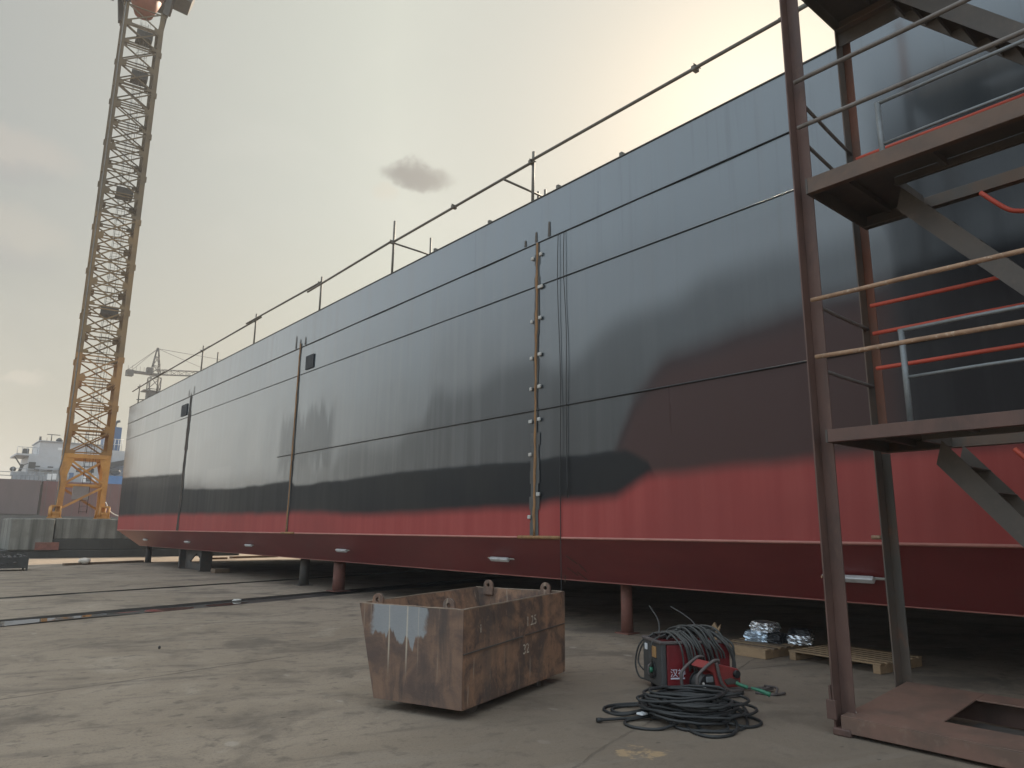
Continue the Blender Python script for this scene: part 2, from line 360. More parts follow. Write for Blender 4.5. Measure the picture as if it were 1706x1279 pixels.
crnd = soft_steps(1.55, 7.0)
stp = q.m('MULTIPLY', q.m('SUBTRACT', crnd, 0.5), 0.50)
zA = q.m('ADD', q.m('ADD', curve([(-12, 5.15), (4.5, 5.10), (7.6, 4.95), (8.3, 4.55), (12.6, 4.3), (12.75, 3.55), (19, 3.4), (41, 3.2)]), stp), q.m('MULTIPLY', wobble, 0.25))
zC = q.m('ADD', q.m('ADD', curve([(-12, 6.3), (9.2, 6.0), (12.6, 5.6), (12.75, 5.0), (19, 4.9), (29, 4.7), (41, 4.6)]), q.m('MULTIPLY', stp, -1.2)), wobble)
top = q.mix(q.m('MULTIPLY', q.sm(Z, q.m('ADD', zC, 0.25), q.m('SUBTRACT', zC, 0.25)), 0.45), top, (0.018, 0.024, 0.031))
top = q.mix(q.m('MULTIPLY', q.sm(Z, q.m('ADD', zA, 0.30), q.m('SUBTRACT', zA, 0.30)), 0.75), top, (0.013, 0.016, 0.019))
pdark = q.m('MULTIPLY', q.sm(Y, 12.70, 12.62), q.sm(Y, 8.0, 9.2))
top = q.mix(q.m('MULTIPLY', pdark, 0.35), top, (0.015, 0.019, 0.026))
top = q.mix(q.m('MULTIPLY', q.sm(Z, 5.7, 7.2), 0.6), top, (0.075, 0.098, 0.115))  # glare veil put into the paint: paler and bluer towards the top
tower_shade = q.m('MULTIPLY', q.sm(q.m('ADD', Y, q.m('MULTIPLY', wobble, 0.3)), 3.35, 3.05), q.sm(Z, 7.6, 5.6))  # tower shading put into the paint: blacker, duller hull behind the stairs
top = q.mix(q.m('MULTIPLY', tower_shade, 0.9), top, (0.010, 0.012, 0.015))
eb = q.m('MULTIPLY', q.m('SUBTRACT', q.noise(q.scale(o, (1, 3.0, 0.15), (1, 2, 3)), 1.2, 4.0, 0.6), 0.5), 2.6)
ey = q.m('MULTIPLY', q.m('SUBTRACT', streak, 0.5), 1.2)
zz_ = q.m('ADD', Z, eb)
scrub = q.m('MULTIPLY', q.m('MULTIPLY', q.sm(zz_, 3.0, 3.5), q.sm(zz_, 5.0, 4.5)), q.m('MULTIPLY', q.sm(Y, 16.8, 17.3), q.sm(Y, 20.7, 20.3)))
top = q.mix(q.m('MULTIPLY', scrub, 0.6), top, (0.010, 0.013, 0.017))
nearf = q.sm(Y, 7.0, 13.0, 0.15, 0.55)
top = q.mix(q.m('MULTIPLY', q.sm(streak, 0.42, 0.68), nearf), top, (0.078, 0.083, 0.086))
top = q.mix(q.m('MULTIPLY', q.sm(streak2, 0.55, 0.75), 0.35), top, (0.020, 0.022, 0.026))
fbrn = q.sm(Z, q.m('ADD', zbrn, 0.34), q.m('SUBTRACT', zbrn, 0.36))
col = q.mix(q.m('MULTIPLY', fbrn, q.m('SUBTRACT', 1.0, q.m('MULTIPLY', tower_shade, 0.85))), top, (0.056, 0.032, 0.030))
fblk = q.sm(Z, q.m('ADD', zblk, 0.07), q.m('SUBTRACT', zblk, 0.07))
blk = q.mix(q.sm(blot, 0.35, 0.65), (0.0095, 0.011, 0.0135), (0.016, 0.0165, 0.017))
col = q.mix(fblk, col, blk)
fred = q.sm(Z, q.m('ADD', zred, 0.15), q.m('SUBTRACT', zred, 0.12))
red = q.mix(q.sm(streak, 0.35, 0.7), (0.265, 0.047, 0.043), (0.31, 0.066, 0.058))
red = q.mix(q.m('MULTIPLY', q.sm(blot, 0.45, 0.7), 0.5), red, (0.21, 0.046, 0.042))
col = q.mix(fred, col, red)
rg = q.m('MULTIPLY_ADD', streak, 0.22, 0.20)
rg = q.m('ADD', rg, q.m('MULTIPLY', ptone, 0.08))
rg = q.m('ADD', rg, q.m('MULTIPLY', fblk, 0.12))
rg = q.m('ADD', rg, q.m('MULTIPLY', fred, 0.14))
dull = q.m('MULTIPLY', q.sm(Z, q.m('ADD', zA, 0.30), q.m('SUBTRACT', zA, 0.30)), q.sm(Y, 26.0, 9.0, 0.15, 0.45))
dull = q.m('MAXIMUM', dull, q.m('MULTIPLY', scrub, 0.4))
dull = q.m('MAXIMUM', dull, q.m('MULTIPLY', tower_shade, 0.75))
cw = q.m('SUBTRACT', q.m('SUBTRACT', 1.0, dull), q.m('MULTIPLY', q.m('MAXIMUM', q.m('MAXIMUM', fblk, fred), q.m('MULTIPLY', fbrn, 0.9)), 0.93), clamp=True)
# plates are never quite flat between their frames
fr = q.m('SINE', q.m('MULTIPLY', Y, 2 * math.pi / 0.62))
far = q.sm(Y, 7.0, 13.0, 0.25, 1.0)
bh = q.m('ADD', q.m('MULTIPLY', q.noise(q.scale(o, (1, 1.0, 0.7)), 0.9, 2.0), 1.0), q.m('MULTIPLY', fr, q.m('MULTIPLY', far, 0.008)))
bh = q.m('ADD', bh, q.m('MULTIPLY', streak2, 0.05))
finish(q, col, rg, bh, 0.22, 0.03, 0.0, q.m('MULTIPLY_ADD', cw, 0.4, 0.2), **{'Coat Weight': cw, 'Coat Roughness': q.m('MULTIPLY_ADD', streak, 0.18, 0.06), 'Coat IOR': 1.65, 'Coat Normal': q.n('ShaderNodeBump', {'Height': bh, 'Strength': 0.16, 'Distance': 0.03}).outputs[0]})
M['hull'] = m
m, q = new_mat('hull_bilge_paint')
o = q.n('ShaderNodeTexCoord').outputs['Object']
n1 = q.noise(q.scale(o, (1, 0.5, 1)), 0.8, 5.0, 0.6)
c = q.mix(q.sm(n1, 0.35, 0.7), (0.15, 0.024, 0.026), (0.19, 0.036, 0.036))
c = q.mix(q.m('MULTIPLY', q.sm(q.noise(o, 3.0, 5.0), 0.55, 0.75), 0.3), c, (0.14, 0.04, 0.04))
finish(q, c, 0.42, q.noise(o, 1.0, 2.0), 0.2, 0.03)
M['bilge'] = m

# ---- rusty skip
m, q = new_mat('rusty_skip_plate')
o = q.n('ShaderNodeTexCoord').outputs['Object']
n1 = q.noise(q.scale(o, (2.4, 2.4, 0.35)), 1.6, 6.0, 0.65, 0.2)
n2 = q.noise(o, 3.2, 7.0, 0.65, 0.5)
n3 = q.noise(q.scale(o, (9, 9, 0.7)), 2.0, 4.0, 0.6)
c = q.mix(q.sm(n2, 0.40, 0.60), (0.265, 0.150, 0.092), (0.105, 0.068, 0.052))
c = q.mix(q.m('MULTIPLY', q.sm(n1, 0.46, 0.66), 0.6), c, (0.085, 0.068, 0.060))
c = q.mix(q.m('MULTIPLY', q.sm(n1, 0.42, 0.30), 0.7), c, (0.33, 0.17, 0.10))
c = q.mix(q.m('MULTIPLY', q.sm(n3, 0.63, 0.70), 0.45), c, (0.40, 0.34, 0.26))
c = q.mix(q.m('MULTIPLY', q.sm(q.noise(o, 9.0, 7.0, 0.75), 0.54, 0.70), 0.6), c, (0.38, 0.22, 0.14))
c = q.mix(q.m('MULTIPLY', q.sm(q.noise(q.scale(o, (5, 5, 2)), 2.2, 6.0, 0.7), 0.55, 0.68), 0.7), c, (0.040, 0.033, 0.032))
finish(q, c, 0.7, q.m('ADD', n2, q.m('MULTIPLY', q.noise(o, 26.0, 5.0, 0.7), 0.5)), 0.5, 0.012)
M['skip'] = m
# grey paint splash with runs: only where noise says so (object space of the skip end)
m, q = new_mat('skip_end_plate_paint_runs')
o = q.n('ShaderNodeTexCoord').outputs['Object']
sp = q.n('ShaderNodeSeparateXYZ', {0: o})
n1 = q.noise(q.scale(o, (2.4, 2.4, 0.35)), 1.6, 6.0, 0.65, 0.2)
n2 = q.noise(o, 3.2, 7.0, 0.65, 0.5)
c = q.mix(q.sm(n2, 0.35, 0.68), (0.185, 0.110, 0.072), (0.085, 0.056, 0.045))
c = q.mix(q.m('MULTIPLY', q.sm(n1, 0.46, 0.66), 0.8), c, (0.045, 0.036, 0.034))
c = q.mix(q.m('MULTIPLY', q.sm(n1, 0.42, 0.30), 0.7), c, (0.24, 0.125, 0.07))
drip = q.m('MULTIPLY', q.m('SUBTRACT', q.noise(q.scale(o, (9, 9, 0.5)), 1.0, 3.0), 0.5), 0.45)
zl = q.m('ADD', sp.outputs[2], drip)
yy = q.m('ADD', sp.outputs[1], q.m('MULTIPLY', q.m('SUBTRACT', n2, 0.5), 0.25))
grey = q.m('MULTIPLY', q.sm(zl, 0.635, 0.665), q.m('MULTIPLY', q.sm(yy, 0.36, 0.41), q.sm(yy, 1.05, 0.98)))
c = q.mix(q.m('MULTIPLY', grey, 0.85), c, q.mix(n1, (0.19, 0.215, 0.235), (0.29, 0.30, 0.30)))
run = q.m('MULTIPLY', q.sm(q.noise(q.scale(o, (26, 26, 0.25)), 1.0, 2.0), 0.62, 0.68), q.sm(sp.outputs[2], 0.25, 0.6))
c = q.mix(q.m('MULTIPLY', run, 0.6), c, (0.48, 0.42, 0.33))
finish(q, c, 0.65, q.m('ADD', n2, q.m('MULTIPLY', q.noise(o, 26.0, 5.0, 0.7), 0.5)), 0.5, 0.012)
M['skip_end'] = m
m, q = new_mat('faded_chalk_paint')
o = q.n('ShaderNodeTexCoord').outputs['Object']
c = q.mix(q.sm(q.noise(o, 22.0, 5.0, 0.7), 0.45, 0.62), (0.46, 0.40, 0.32), (0.13, 0.07, 0.05))
finish(q, c, 0.75)
M['chalk'] = m
m, q = new_mat('pale_machine_lettering')
finish(q, (0.60, 0.58, 0.66), 0.5)
M['letter'] = m


# ------------------------------------------------------------------ mesh helpers
class MB:
    def __init__(s):
        s.b = bmesh.new()

    def quadbox(s, P):
        """8 corners: 4 bottom loop, 4 top loop"""
        v = [s.b.verts.new(p) for p in P]
        for f in ((3, 2, 1, 0), (4, 5, 6, 7), (0, 1, 5, 4), (1, 2, 6, 5), (2, 3, 7, 6), (3, 0, 4, 7)):
            s.b.faces.new([v[i] for i in f])
        return s

    def box(s, x0, x1, y0, y1, z0, z1):
        return s.quadbox([(x0, y0, z0), (x1, y0, z0), (x1, y1, z0), (x0, y1, z0), (x0, y0, z1), (x1, y0, z1), (x1, y1, z1), (x0, y1, z1)])

    def bar(s, p0, p1, w_, h_, upv=(0, 0, 1)):
        p0, p1 = V(p0), V(p1)
        a = (p1 - p0).normalized()
        u = V(upv)
        if abs(a.dot(u)) > 0.98:
            u = V((0, 1, 0))
        sd = a.cross(u).normalized() * (w_ / 2)
        u = sd.cross(a).normalized() * (h_ / 2)
        return s.quadbox([p0 - sd - u, p0 + sd - u, p0 + sd + u, p0 - sd + u, p1 - sd - u, p1 + sd - u, p1 + sd + u, p1 - sd + u])

    def angle(s, p0, p1, w_, t=0.012, upv=(0, 0, 1), flip=1):
        """an L profile from p0 to p1"""
        p0, p1 = V(p0), V(p1)
        a = (p1 - p0).normalized()
        u = V(upv)
        sd = a.cross(u).normalized()
        u = sd.cross(a).normalized()
        s.bar(p0 + u * w_ / 2, p1 + u * w_ / 2, t, w_, u)
        s.bar(p0 + sd * flip * (w_ / 2 + t / 2), p1 + sd * flip * (w_ / 2 + t / 2), w_, t, u)
        return s

    def tube(s, pts, r, seg=8, cap=True, closed=False):
        pts = [V(p) for p in pts]
        n_ = len(pts)
        rings = []
        prev = None
        for i, p in enumerate(pts):
            if closed:
                a = pts[(i + 1) % n_] - pts[i - 1]
            else:
                a = pts[min(i + 1, n_ - 1)] - pts[max(i - 1, 0)]
            a.normalize()
            if prev is None:
                u = V((0, 0, 1)) if abs(a.z) < 0.9 else V((1, 0, 0))
            else:
                u = prev
            u = (u - a * u.dot(a)).normalized()
            prev = u
            v_ = a.cross(u)
            rr = r[i] if isinstance(r, (list, tuple)) else r
            rings.append([s.b.verts.new(p + (u * math.cos(t) + v_ * math.sin(t)) * rr) for t in [2 * math.pi * k / seg for k in range(seg)]])
        m_ = n_ if closed else n_ - 1
        for i in range(m_):
            A, B = rings[i], rings[(i + 1) % n_]
            for k in range(seg):
                f = s.b.faces.new((A[k], A[(k + 1) % seg], B[(k + 1) % seg], B[k]))
                f.smooth = True
        if cap and not closed:
            s.b.faces.new(rings[0][::-1])
            s.b.faces.new(rings[-1])
        return s

    def cyl(s, p0, p1, r, seg=16):
        return s.tube([p0, p1], r, seg)

    def prism(s, poly, off):
        """polygon (3-D points) extruded by vector off"""
        off = V(off)
        a = [s.b.verts.new(V(p)) for p in poly]
        b_ = [s.b.verts.new(V(p) + off) for p in poly]
        s.b.faces.new(a[::-1])
        s.b.faces.new(b_)
        n_ = len(a)
        for i in range(n_):
            s.b.faces.new((a[i], a[(i + 1) % n_], b_[(i + 1) % n_], b_[i]))
        return s

    def face(s, pts):
        s.b.faces.new([s.b.verts.new(V(p)) for p in pts])
        return s

    def blob(s, c_, r, sub=3, amp=0.2, freq=3.0, seed=0.0, smooth=True):
        res = bmesh.ops.create_icosphere(s.b, subdivisions=sub, radius=1.0)
        for v in res['verts']:
            dn = v.co.normalized()
            k = 1 + amp * noise.noise(dn * freq + V((seed, seed * 1.7, 0))) + amp * 0.5 * noise.noise(dn * freq * 2.7 + V((0, seed, seed)))
            v.co = V((c_[0] + dn.x * r[0] * k, c_[1] + dn.y * r[1] * k, c_[2] + dn.z * r[2] * k))
        if smooth:
            for v in res['verts']:
                for f in v.link_faces:
                    f.smooth = True
        return s

    def build(s, name, mat, parent=None, bevel=0.0, xf=None):
        bmesh.ops.recalc_face_normals(s.b, faces=s.b.faces[:])
        if xf is not None:
            s.b.transform(xf)
        me = bpy.data.meshes.new(name)
        s.b.to_mesh(me)
        s.b.free()
        me.materials.append(M[mat] if isinstance(mat, str) else mat)
        o = bpy.data.objects.new(name, me)
        COL.objects.link(o)
        if parent is not None:
            o.parent = parent
        if bevel:
            bv = o.modifiers.new('bevel', 'BEVEL')
            bv.width = bevel
            bv.segments = 2
            bv.limit_method = 'ANGLE'
        return o


def smooth_path(pts, n_=6):
    """catmull-rom"""
    P = [V(p) for p in pts]
    P = [P[0] * 2 - P[1]] + P + [P[-1] * 2 - P[-2]]
    out = []
    for i in range(1, len(P) - 2):
        for k in range(n_):
            t_ = k / n_
            a_, b_, c_, d_ = P[i - 1], P[i], P[i + 1], P[i + 2]
            out.append(0.5 * ((2 * b_) + (c_ - a_) * t_ + (2 * a_ - 5 * b_ + 4 * c_ - d_) * t_ ** 2 + (3 * b_ - a_ - 3 * c_ + d_) * t_ ** 3))
    out.append(P[-2])
    return out


def tag(o, label, cat, group=None, kind=None):
    o['label'] = label
    o['category'] = cat
    if group:
        o['group'] = group
    if kind:
        o['kind'] = kind
    return o


def thing(name, label, cat, loc=(0, 0, 0), rz=0.0, group=None):
    o = bpy.data.objects.new(name, None)
    o.empty_display_size = 0.2
    o.location = loc
    o.rotation_euler = (0, 0, rz)
    COL.objects.link(o)
    return tag(o, label, cat, group)


def struct(o):
    o['kind'] = 'structure'
    return o


def copy_part(o, parent, loc=None):
    c_ = o.copy()
    COL.objects.link(c_)
    c_.parent = parent
    if loc is not None:
        c_.location = loc
    for ch in [k for k in o.children]:
        copy_part(ch, c_)
    return c_


def text_mesh(body, size, name, mat, parent, mtx, depth=0.002):
    cu = bpy.data.curves.new(name, 'FONT')
    cu.body = body
    cu.size = size
    cu.extrude = depth
    tmp = bpy.data.objects.new(name, cu)
    COL.objects.link(tmp)
    dg = bpy.context.evaluated_depsgraph_get()
    dg.update()
    me = bpy.data.meshes.new_from_object(tmp.evaluated_get(dg))
    bpy.data.objects.remove(tmp)
    me.name = name
    me.materials.clear()
    me.materials.append(M[mat])
    o = bpy.data.objects.new(name, me)
    COL.objects.link(o)
    if parent is not None:
        o.parent = parent
    o.matrix_local = mtx
    return o


def frame_mtx(origin, xdir, ydir):
    x = V(xdir).normalized()
    z = x.cross(V(ydir)).normalized()
    y = z.cross(x)
    mt = Matrix((x, y, z)).transposed().to_4x4()
    mt.translation = V(origin)
    return mt


# ------------------------------------------------------------------ ground with two drain channels
A_DIR = V((0.949, 0.316, 0.0))       # channels run this way
B_DIR = V((-0.316, 0.949, 0.0))


def edge(base, amp, seed):
    """t offset (across the channel direction) as a function of s (along it)"""
    return lambda s: base + amp * noise.noise(V((s * 0.9, seed, 0))) + 0.4 * amp * noise.noise(V((s * 4.0, seed, 3)))


# across-values of the channel edges
def acr(x, y):
    return V((x, y, 0)).dot(B_DIR)


e1a = edge(acr(4.2, 15.62), 0.05, 1.0)
e1b = edge(acr(4.2, 16.75), 0.04, 2.0)
e2a = edge(acr(5.0, 21.35), 0.04, 3.0)
e2b = edge(acr(5.0, 21.78), 0.03, 4.0)
S_VALS = [-500, -200, -80, -30, -10] + [-6 + 0.35 * i for i in range(100)] + [32, 45, 90, 200, 600]


def strip(mb, fa, fb, za, zb, nsub=1):
    prev = None
    for s in S_VALS:
        row = []
        for k in range(nsub + 1):
            f = k / nsub
            t = fa(s) * (1 - f) + fb(s) * f
            p = A_DIR * s + B_DIR * t
            row.append(mb.b.verts.new((p.x, p.y, za * (1 - f) + zb * f)))
        if prev:
            for k in range(nsub):
                mb.b.faces.new((prev[k], row[k], row[k + 1], prev[k + 1]))
        prev = row


gm = MB()
strip(gm, lambda s: -600, lambda s: -40, 0, 0)
strip(gm, lambda s: -40, e1a, 0, 0, 2)
strip(gm, e1b, e2a, 0, 0, 2)
strip(gm, e2b, lambda s: 60, 0, 0, 2)
strip(gm, lambda s: 60, lambda s: 900, 0, 0)
bmesh.ops.remove_doubles(gm.b, verts=gm.b.verts[:], dist=0.0005)
ground = struct(gm.build('ground', 'concrete'))
tm = MB()
for a_, b_, dep in ((e1a, e1b, 0.05), (e2a, e2b, 0.05)):
    mid_a = (lambda a_, b_: lambda s: a_(s) * 0.97 + b_(s) * 0.03)(a_, b_)
    mid_b = (lambda a_, b_: lambda s: a_(s) * 0.03 + b_(s) * 0.97)(a_, b_)
    strip(tm, a_, mid_a, 0, -dep)
    strip(tm, mid_a, mid_b, -dep, -dep)
    strip(tm, mid_b, b_, -dep, 0)
struct(tm.build('drain_channel_floor', 'trench'))
# puddles lying in the channels
pm = MB()


def puddle(fa, fb, s0, s1, z, lo, hi, seed):
    n_ = 40
    prev = None
    for i in range(n_ + 1):
        s = s0 + (s1 - s0) * i / n_
        tap = min(1.0, 5 * min(i, n_ - i) / n_ + 0.05)
        wv = 0.10 * noise.noise(V((s * 1.3, seed, 0)))
        ta = fa(s) + (fb(s) - fa(s)) * (lo + wv)
        tb = fa(s) + (fb(s) - fa(s)) * (hi - wv)
        c_ = (ta + tb) / 2
        ta, tb = c_ + (ta - c_) * tap, c_ + (tb - c_) * tap
        row = [pm.b.verts.new((A_DIR * s + B_DIR * t).to_tuple()[:2] + (z,)) for t in (ta, tb)]
        if prev:
            pm.b.faces.new((prev[0], row[0], row[1], prev[1]))
        prev = row


def s_of(x, y):
    return V((x, y, 0)).dot(A_DIR)


puddle(e1a, e1b, s_of(-14, 10), s_of(4.0, 15.8), -0.006, 0.03, 0.93, 5)
puddle(e1a, e1b, s_of(4.0, 15.8), s_of(5.0, 16.3), -0.008, 0.08, 0.6, 6)
puddle(lambda s: e1a(s) + 0.04, e1b, s_of(5.2, 16.4), s_of(6.3, 16.8), -0.008, 0.1, 0.5, 9)
puddle(e2a, e2b, s_of(-9, 16), s_of(2.9, 20.7), -0.006, 0.03, 0.9, 7)
puddle(e2a, e2b, s_of(3.6, 21), s_of(4.6, 21.4), -0.006, 0.1, 0.7, 8)
struct(pm.build('puddle_water', 'water'))

# ------------------------------------------------------------------ the barge
D = 8.3
barge = thing('barge', 'long black barge hull with a red bottom band, raised on props in the yard', 'barge', (D, 0, 0))
YN, YE = -9.0, 39.95
ZC, ZT, ZB, XB, WID = 1.508, 7.68, 0.80, 0.70, 19.0
# side plating: a subdivided sheet with a slight oil-canning
mb = MB()
ny, nz = 100, 14
grid = []
for i in range(ny + 1):
    row = []
    for k in range(nz + 1):
        f = k / nz
        z = ZC + (ZT - ZC) * f
        ye = YE + 0.45 * f
        y = YN + (ye - YN) * i / ny
        dx = 0.010 * noise.noise(V((y * 0.8, z * 1.1, 0))) if 0 < k < nz else 0.0
        row.append(mb.b.verts.new((dx, y, z)))
    grid.append(row)
for i in range(ny):
    for k in range(nz):
        f = mb.b.faces.new((grid[i][k], grid[i + 1][k], grid[i + 1][k + 1], grid[i][k + 1]))
        f.smooth = True
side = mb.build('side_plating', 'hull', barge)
mb = MB()
YB = 38.4
mb.face([(0, YN, ZC), (0, YE, ZC), (XB, YB, ZB), (XB, YN, ZB)])
mb.face([(0, YE, ZC), (WID, YE, ZC), (WID - XB, YB, ZB), (XB, YB, ZB)])
mb.face([(XB, YN, ZB), (XB, YB, ZB), (WID - XB, YB, ZB), (WID - XB, YN, ZB)])
mb.face([(0, YN, ZC), (XB, YN, ZB), (WID - XB, YN, ZB), (WID, YN, ZC)])
mb.face([(WID, YN, ZC), (WID - XB, YN, ZB), (WID - XB, YB, ZB), (WID, YE, ZC)])
mb.build('bilge_strake', 'bilge', barge)
mb = MB()
mb.face([(0, YE, ZC), (0, YE + 0.45, ZT), (WID, YE + 0.45, ZT), (WID, YE, ZC)])
mb.face([(0, YN, ZC), (WID, YN, ZC), (WID, YN, ZT), (0, YN, ZT)])
mb.face([(WID, YN, ZC), (WID, YE, ZC), (WID, YE + 0.45, ZT), (WID, YN, ZT)])
mb.build('end_plating', 'hull', barge)
mb = MB()
mb.box(0.002, WID, YN, YE + 0.45, ZT, ZT + 0.012)
mb.build('deck', 'grey_brown', barge)
mb = MB()
mb.tube([(-0.004, YN, ZT), (-0.004, YE + 0.45, ZT)], 0.014, 8)
mb.build('deck_edge_bar', 'weld_primer', barge)
mb = MB()
mb.tube([(-0.002, YN, ZC), (-0.002, YE, ZC)], 0.020, 8)
mb.build('chine_bar', 'chine', barge)
mb = MB()
mb.tube([(XB, YN, ZB), (XB, YB, ZB)], 0.010, 6)
mb.build('bottom_edge_bar', 'chine', barge)
for z, ya in ((6.80, YE + 0.38), (5.97, YE + 0.3), (3.69, 20.6)):
    mb = MB()
    rr = 0.013 if z != 5.97 else 0.009
    mb.tube([(-0.011, YN, z), (-0.011, ya, z)], rr, 6)
    mb.build('strake_seam', 'strake', barge)
# block joints
for y, kind in ((9.22, 0), (19.52, 1), (29.85, 2)):
    tilt = 0.07
    zt_ = 6.78 if kind == 0 else 7.0 - 0.1 * kind
    pr = MB()
    wd = (0.085, 0.11, 0.22)[kind]
    for k in range(24):          # primer margin with a ragged edge
        z0_, z1_ = ZC + 0.03 + (zt_ - ZC) * k / 24, ZC + 0.03 + (zt_ - ZC) * (k + 1) / 24
        yc = y - tilt * (z0_ - 4) / 5
        wa = wd * (0.7 + 0.5 * random.random()) * (1.5 if z0_ < 3.1 and kind == 0 else 0.7)
        pr.face([(-0.0135, yc - wa, z0_), (-0.0135, yc + wa, z0_), (-0.0135, yc + wa, z1_), (-0.0135, yc - wa, z1_)])
    sj = pr.build('block_joint', 'weld_primer' if kind < 2 else 'seam_dark', barge)
    mb = MB()
    pts = []
    for k in range(40):
        z = ZC + 0.02 + (zt_ - ZC) * k / 39
        pts.append((-0.014, y - tilt * (z - 4) / 5 + random.uniform(-0.012, 0.012), z))
    mb.tube(pts, [0.026 * (0.75 + 0.5 * random.random()) for _ in pts], 6)
    mb.build('weld_bead', ('weld_rust', 'weld_rust', 'seam_dark')[kind], sj)
    if kind == 0:
        for k, (z, sd, w_) in enumerate([(6.55, 1, .05), (6.52, -1, .05), (5.93, 1, .09), (5.35, 1, .05), (5.32, -1, .04), (4.68, 1, .06), (4.64, -1, .045), (4.10, 1, .06),
                                         (4.08, -1, .04), (3.52, 1, .05), (3.50, -1, .06), (2.92, -1, .05), (2.23, 1, .06), (1.85, -1, .05)]):
            yc = y - tilt * (z - 4) / 5 - sd * 0.11
            mb = MB()
            mb.box(-0.05, -0.0145, yc - w_ * 0.7, yc + w_ * 0.7, z - 0.032, z + 0.032)
            mb.build('lifting_clip', 'clip', barge, 0.012)
    if kind < 2:
        mb = MB()
        L = (0.62, 0.5)[kind]
        mb.tube([(-0.022, y + L * 0.7, ZC + 0.004), (-0.022, y - L, ZC + 0.004)], 0.030, 8)
        mb.build('chine_weld', 'weld_rust', barge)
    # unpainted scorch ticks above the joint
    for dy in (-0.35, 0.0, 0.3):
        mb = MB()
        hh = random.uniform(0.12, 0.4)
        mb.face([(-0.0137, y + dy - 0.035, 6.83), (-0.0137, y + dy + 0.035, 6.83), (-0.0137, y + dy + 0.02, 6.83 + hh), (-0.0137, y + dy - 0.02, 6.83 + hh)])
        mb.build('scorch_mark', 'seam_dark', barge)
for y0, y1, z0, z1 in ((18.5, 19.02, 6.05, 6.45), (30.15, 30.95, 6.08, 6.55)):
    mb = MB()
    mb.box(-0.03, -0.0138, y0, y1, z0, z1)  # near-black panel painted as the dark inside of an opening
    mb.build('hull_opening_dark', 'hatch', barge, 0.006)
# zinc anodes on the bilge slope
bd = V((XB, 0, ZB - ZC)).normalized()
bn = V((-0.711, 0, -0.703))
for y in (4.07, 10.6, 16.9, 23.25, 29.7, 35.9, -2.3):
    c_ = V((0.37, y, ZC - 0.37 * (ZC - ZB) / XB)) + bn * 0.05
    mb = MB()
    mb.bar(c_ - V((0, 0.26, 0)), c_ + V((0, 0.26, 0)), 0.075, 0.06, bn)
    an = mb.build('zinc_anode', 'anode', barge, 0.012)
    mb = MB()
    mb.bar(c_ - V((0, 0.40, 0)) - bn * 0.022, c_ + V((0, 0.36, 0)) - bn * 0.022, 0.03, 0.012, bn)
    mb.build('anode_strap', 'clip', an)
# draught of scuffs near the bottom of joint
for k in range(5):
    mb = MB()
    f = random.uniform(0.35, 0.9)
    p = V((XB * f, 8.95 + random.uniform(-.35, .35), ZC - (ZC - ZB) * f)) + bn * 0.004
    mb.bar(p, p + V((bd.x * 0.18, random.uniform(-.15, .15), bd.z * 0.18)), 0.02, 0.004, bn)
    mb.build('scuff_mark', 'seam_dark', barge)

# two ropes hanging down the side
for y, z0, z1, lab in ((8.62, 6.80, 0.35, 'thin black rope hanging down the hull to below the bilge, left of the pair'),
                       (8.47, 6.80, 2.15, 'shorter thin black rope hanging down the hull, right of the pair')):
    mb = MB()
    pts = [(D - 0.028 - 0.008 * math.sin(k * 0.7), y * (1.0) + 0.02 * math.sin(k * 0.5) - 0.05 * k / 20, z0 + (z1 - z0) * k / 20) for k in range(21)]
    mb.tube(pts, 0.007, 6)
    tag(mb.build('hanging_rope', 'rubber'), lab, 'rope', 'ropes hanging on the hull')

# guard rail of scaffold tubes above the deck edge
rail = thing('guard_rail', 'scaffold tube guard rail standing along the top edge of the barge', 'guard rail', (D + 0.3, 0, ZT))
for y, top_, dx in ((40.1, 8.86, 0), (36.6, 8.78, 0), (29.95, 8.95, 0), (24.2, 8.98, 0), (19.06, 8.93, 0), (14.96, 9.29, 0), (9.68, 8.95, 0), (4.2, 9.0, 0), (-1.5, 9.0, 0), (29.3, 8.62, 0.4)):
    mb = MB()
    lean = 0.03
    mb.tube([(dx, y - 0.0, -0.05 if dx == 0 else 0), (dx, y - lean, top_ - ZT)], 0.030, 8)
    mb.build('post', 'tube', rail)
zs = 8.72 - ZT
for ya, yb, z0_, z1_ in ((41.3, 35.3, -0.06, 0.02), (36.9, 29.0, 0.0, 0.02), (30.3, 23.6, 0.0, 0.0), (24.9, 18.9, 0.05, 0.0), (19.8, 14.9, -0.08, 0.0), (14.9, 9.6, -0.01, 0.0), (9.7, 3.9, 0.03, -0.02), (4.4, -2.0, 0.0, 0.0)):
    mb = MB()
    off = random.uniform(-0.03, 0.03)
    mb.tube([(-0.055 + off, ya, zs + z0_), (-0.055 + off, yb, zs + z1_)], 0.029, 8)
    mb.build('rail_tube', 'tube', rail)
for y in (40.1, 36.6, 29.95, 24.2, 19.06, 14.96, 9.68, 4.2, 12.3, 5.83):
    mb = MB()
    mb.box(-0.088, 0.034, y - 0.035, y + 0.035, zs - 0.040, zs + 0.040)
    mb.tube([(-0.12, y - 0.04, zs + 0.03), (0.06, y - 0.04, zs + 0.03)], 0.012, 6)
    mb.build('coupler', 'tube', rail, 0.015)
for pa, pb in (((0, 14.85, 8.66), (1.0, 14.79, 8.60)), ((0, 10.45, 8.64), (1.0, 10.60, 8.71)), ((0, 40.0, 8.05), (1.0, 39.0, 8.05))):
    mb = MB()
    mb.tube([(pa[0] - 0.1, pa[1], pa[2] - ZT), (pb[0] + 0.15, pb[1], pb[2] - ZT)], 0.024, 8)
    mb.build('cross_tube', 'tube', rail)
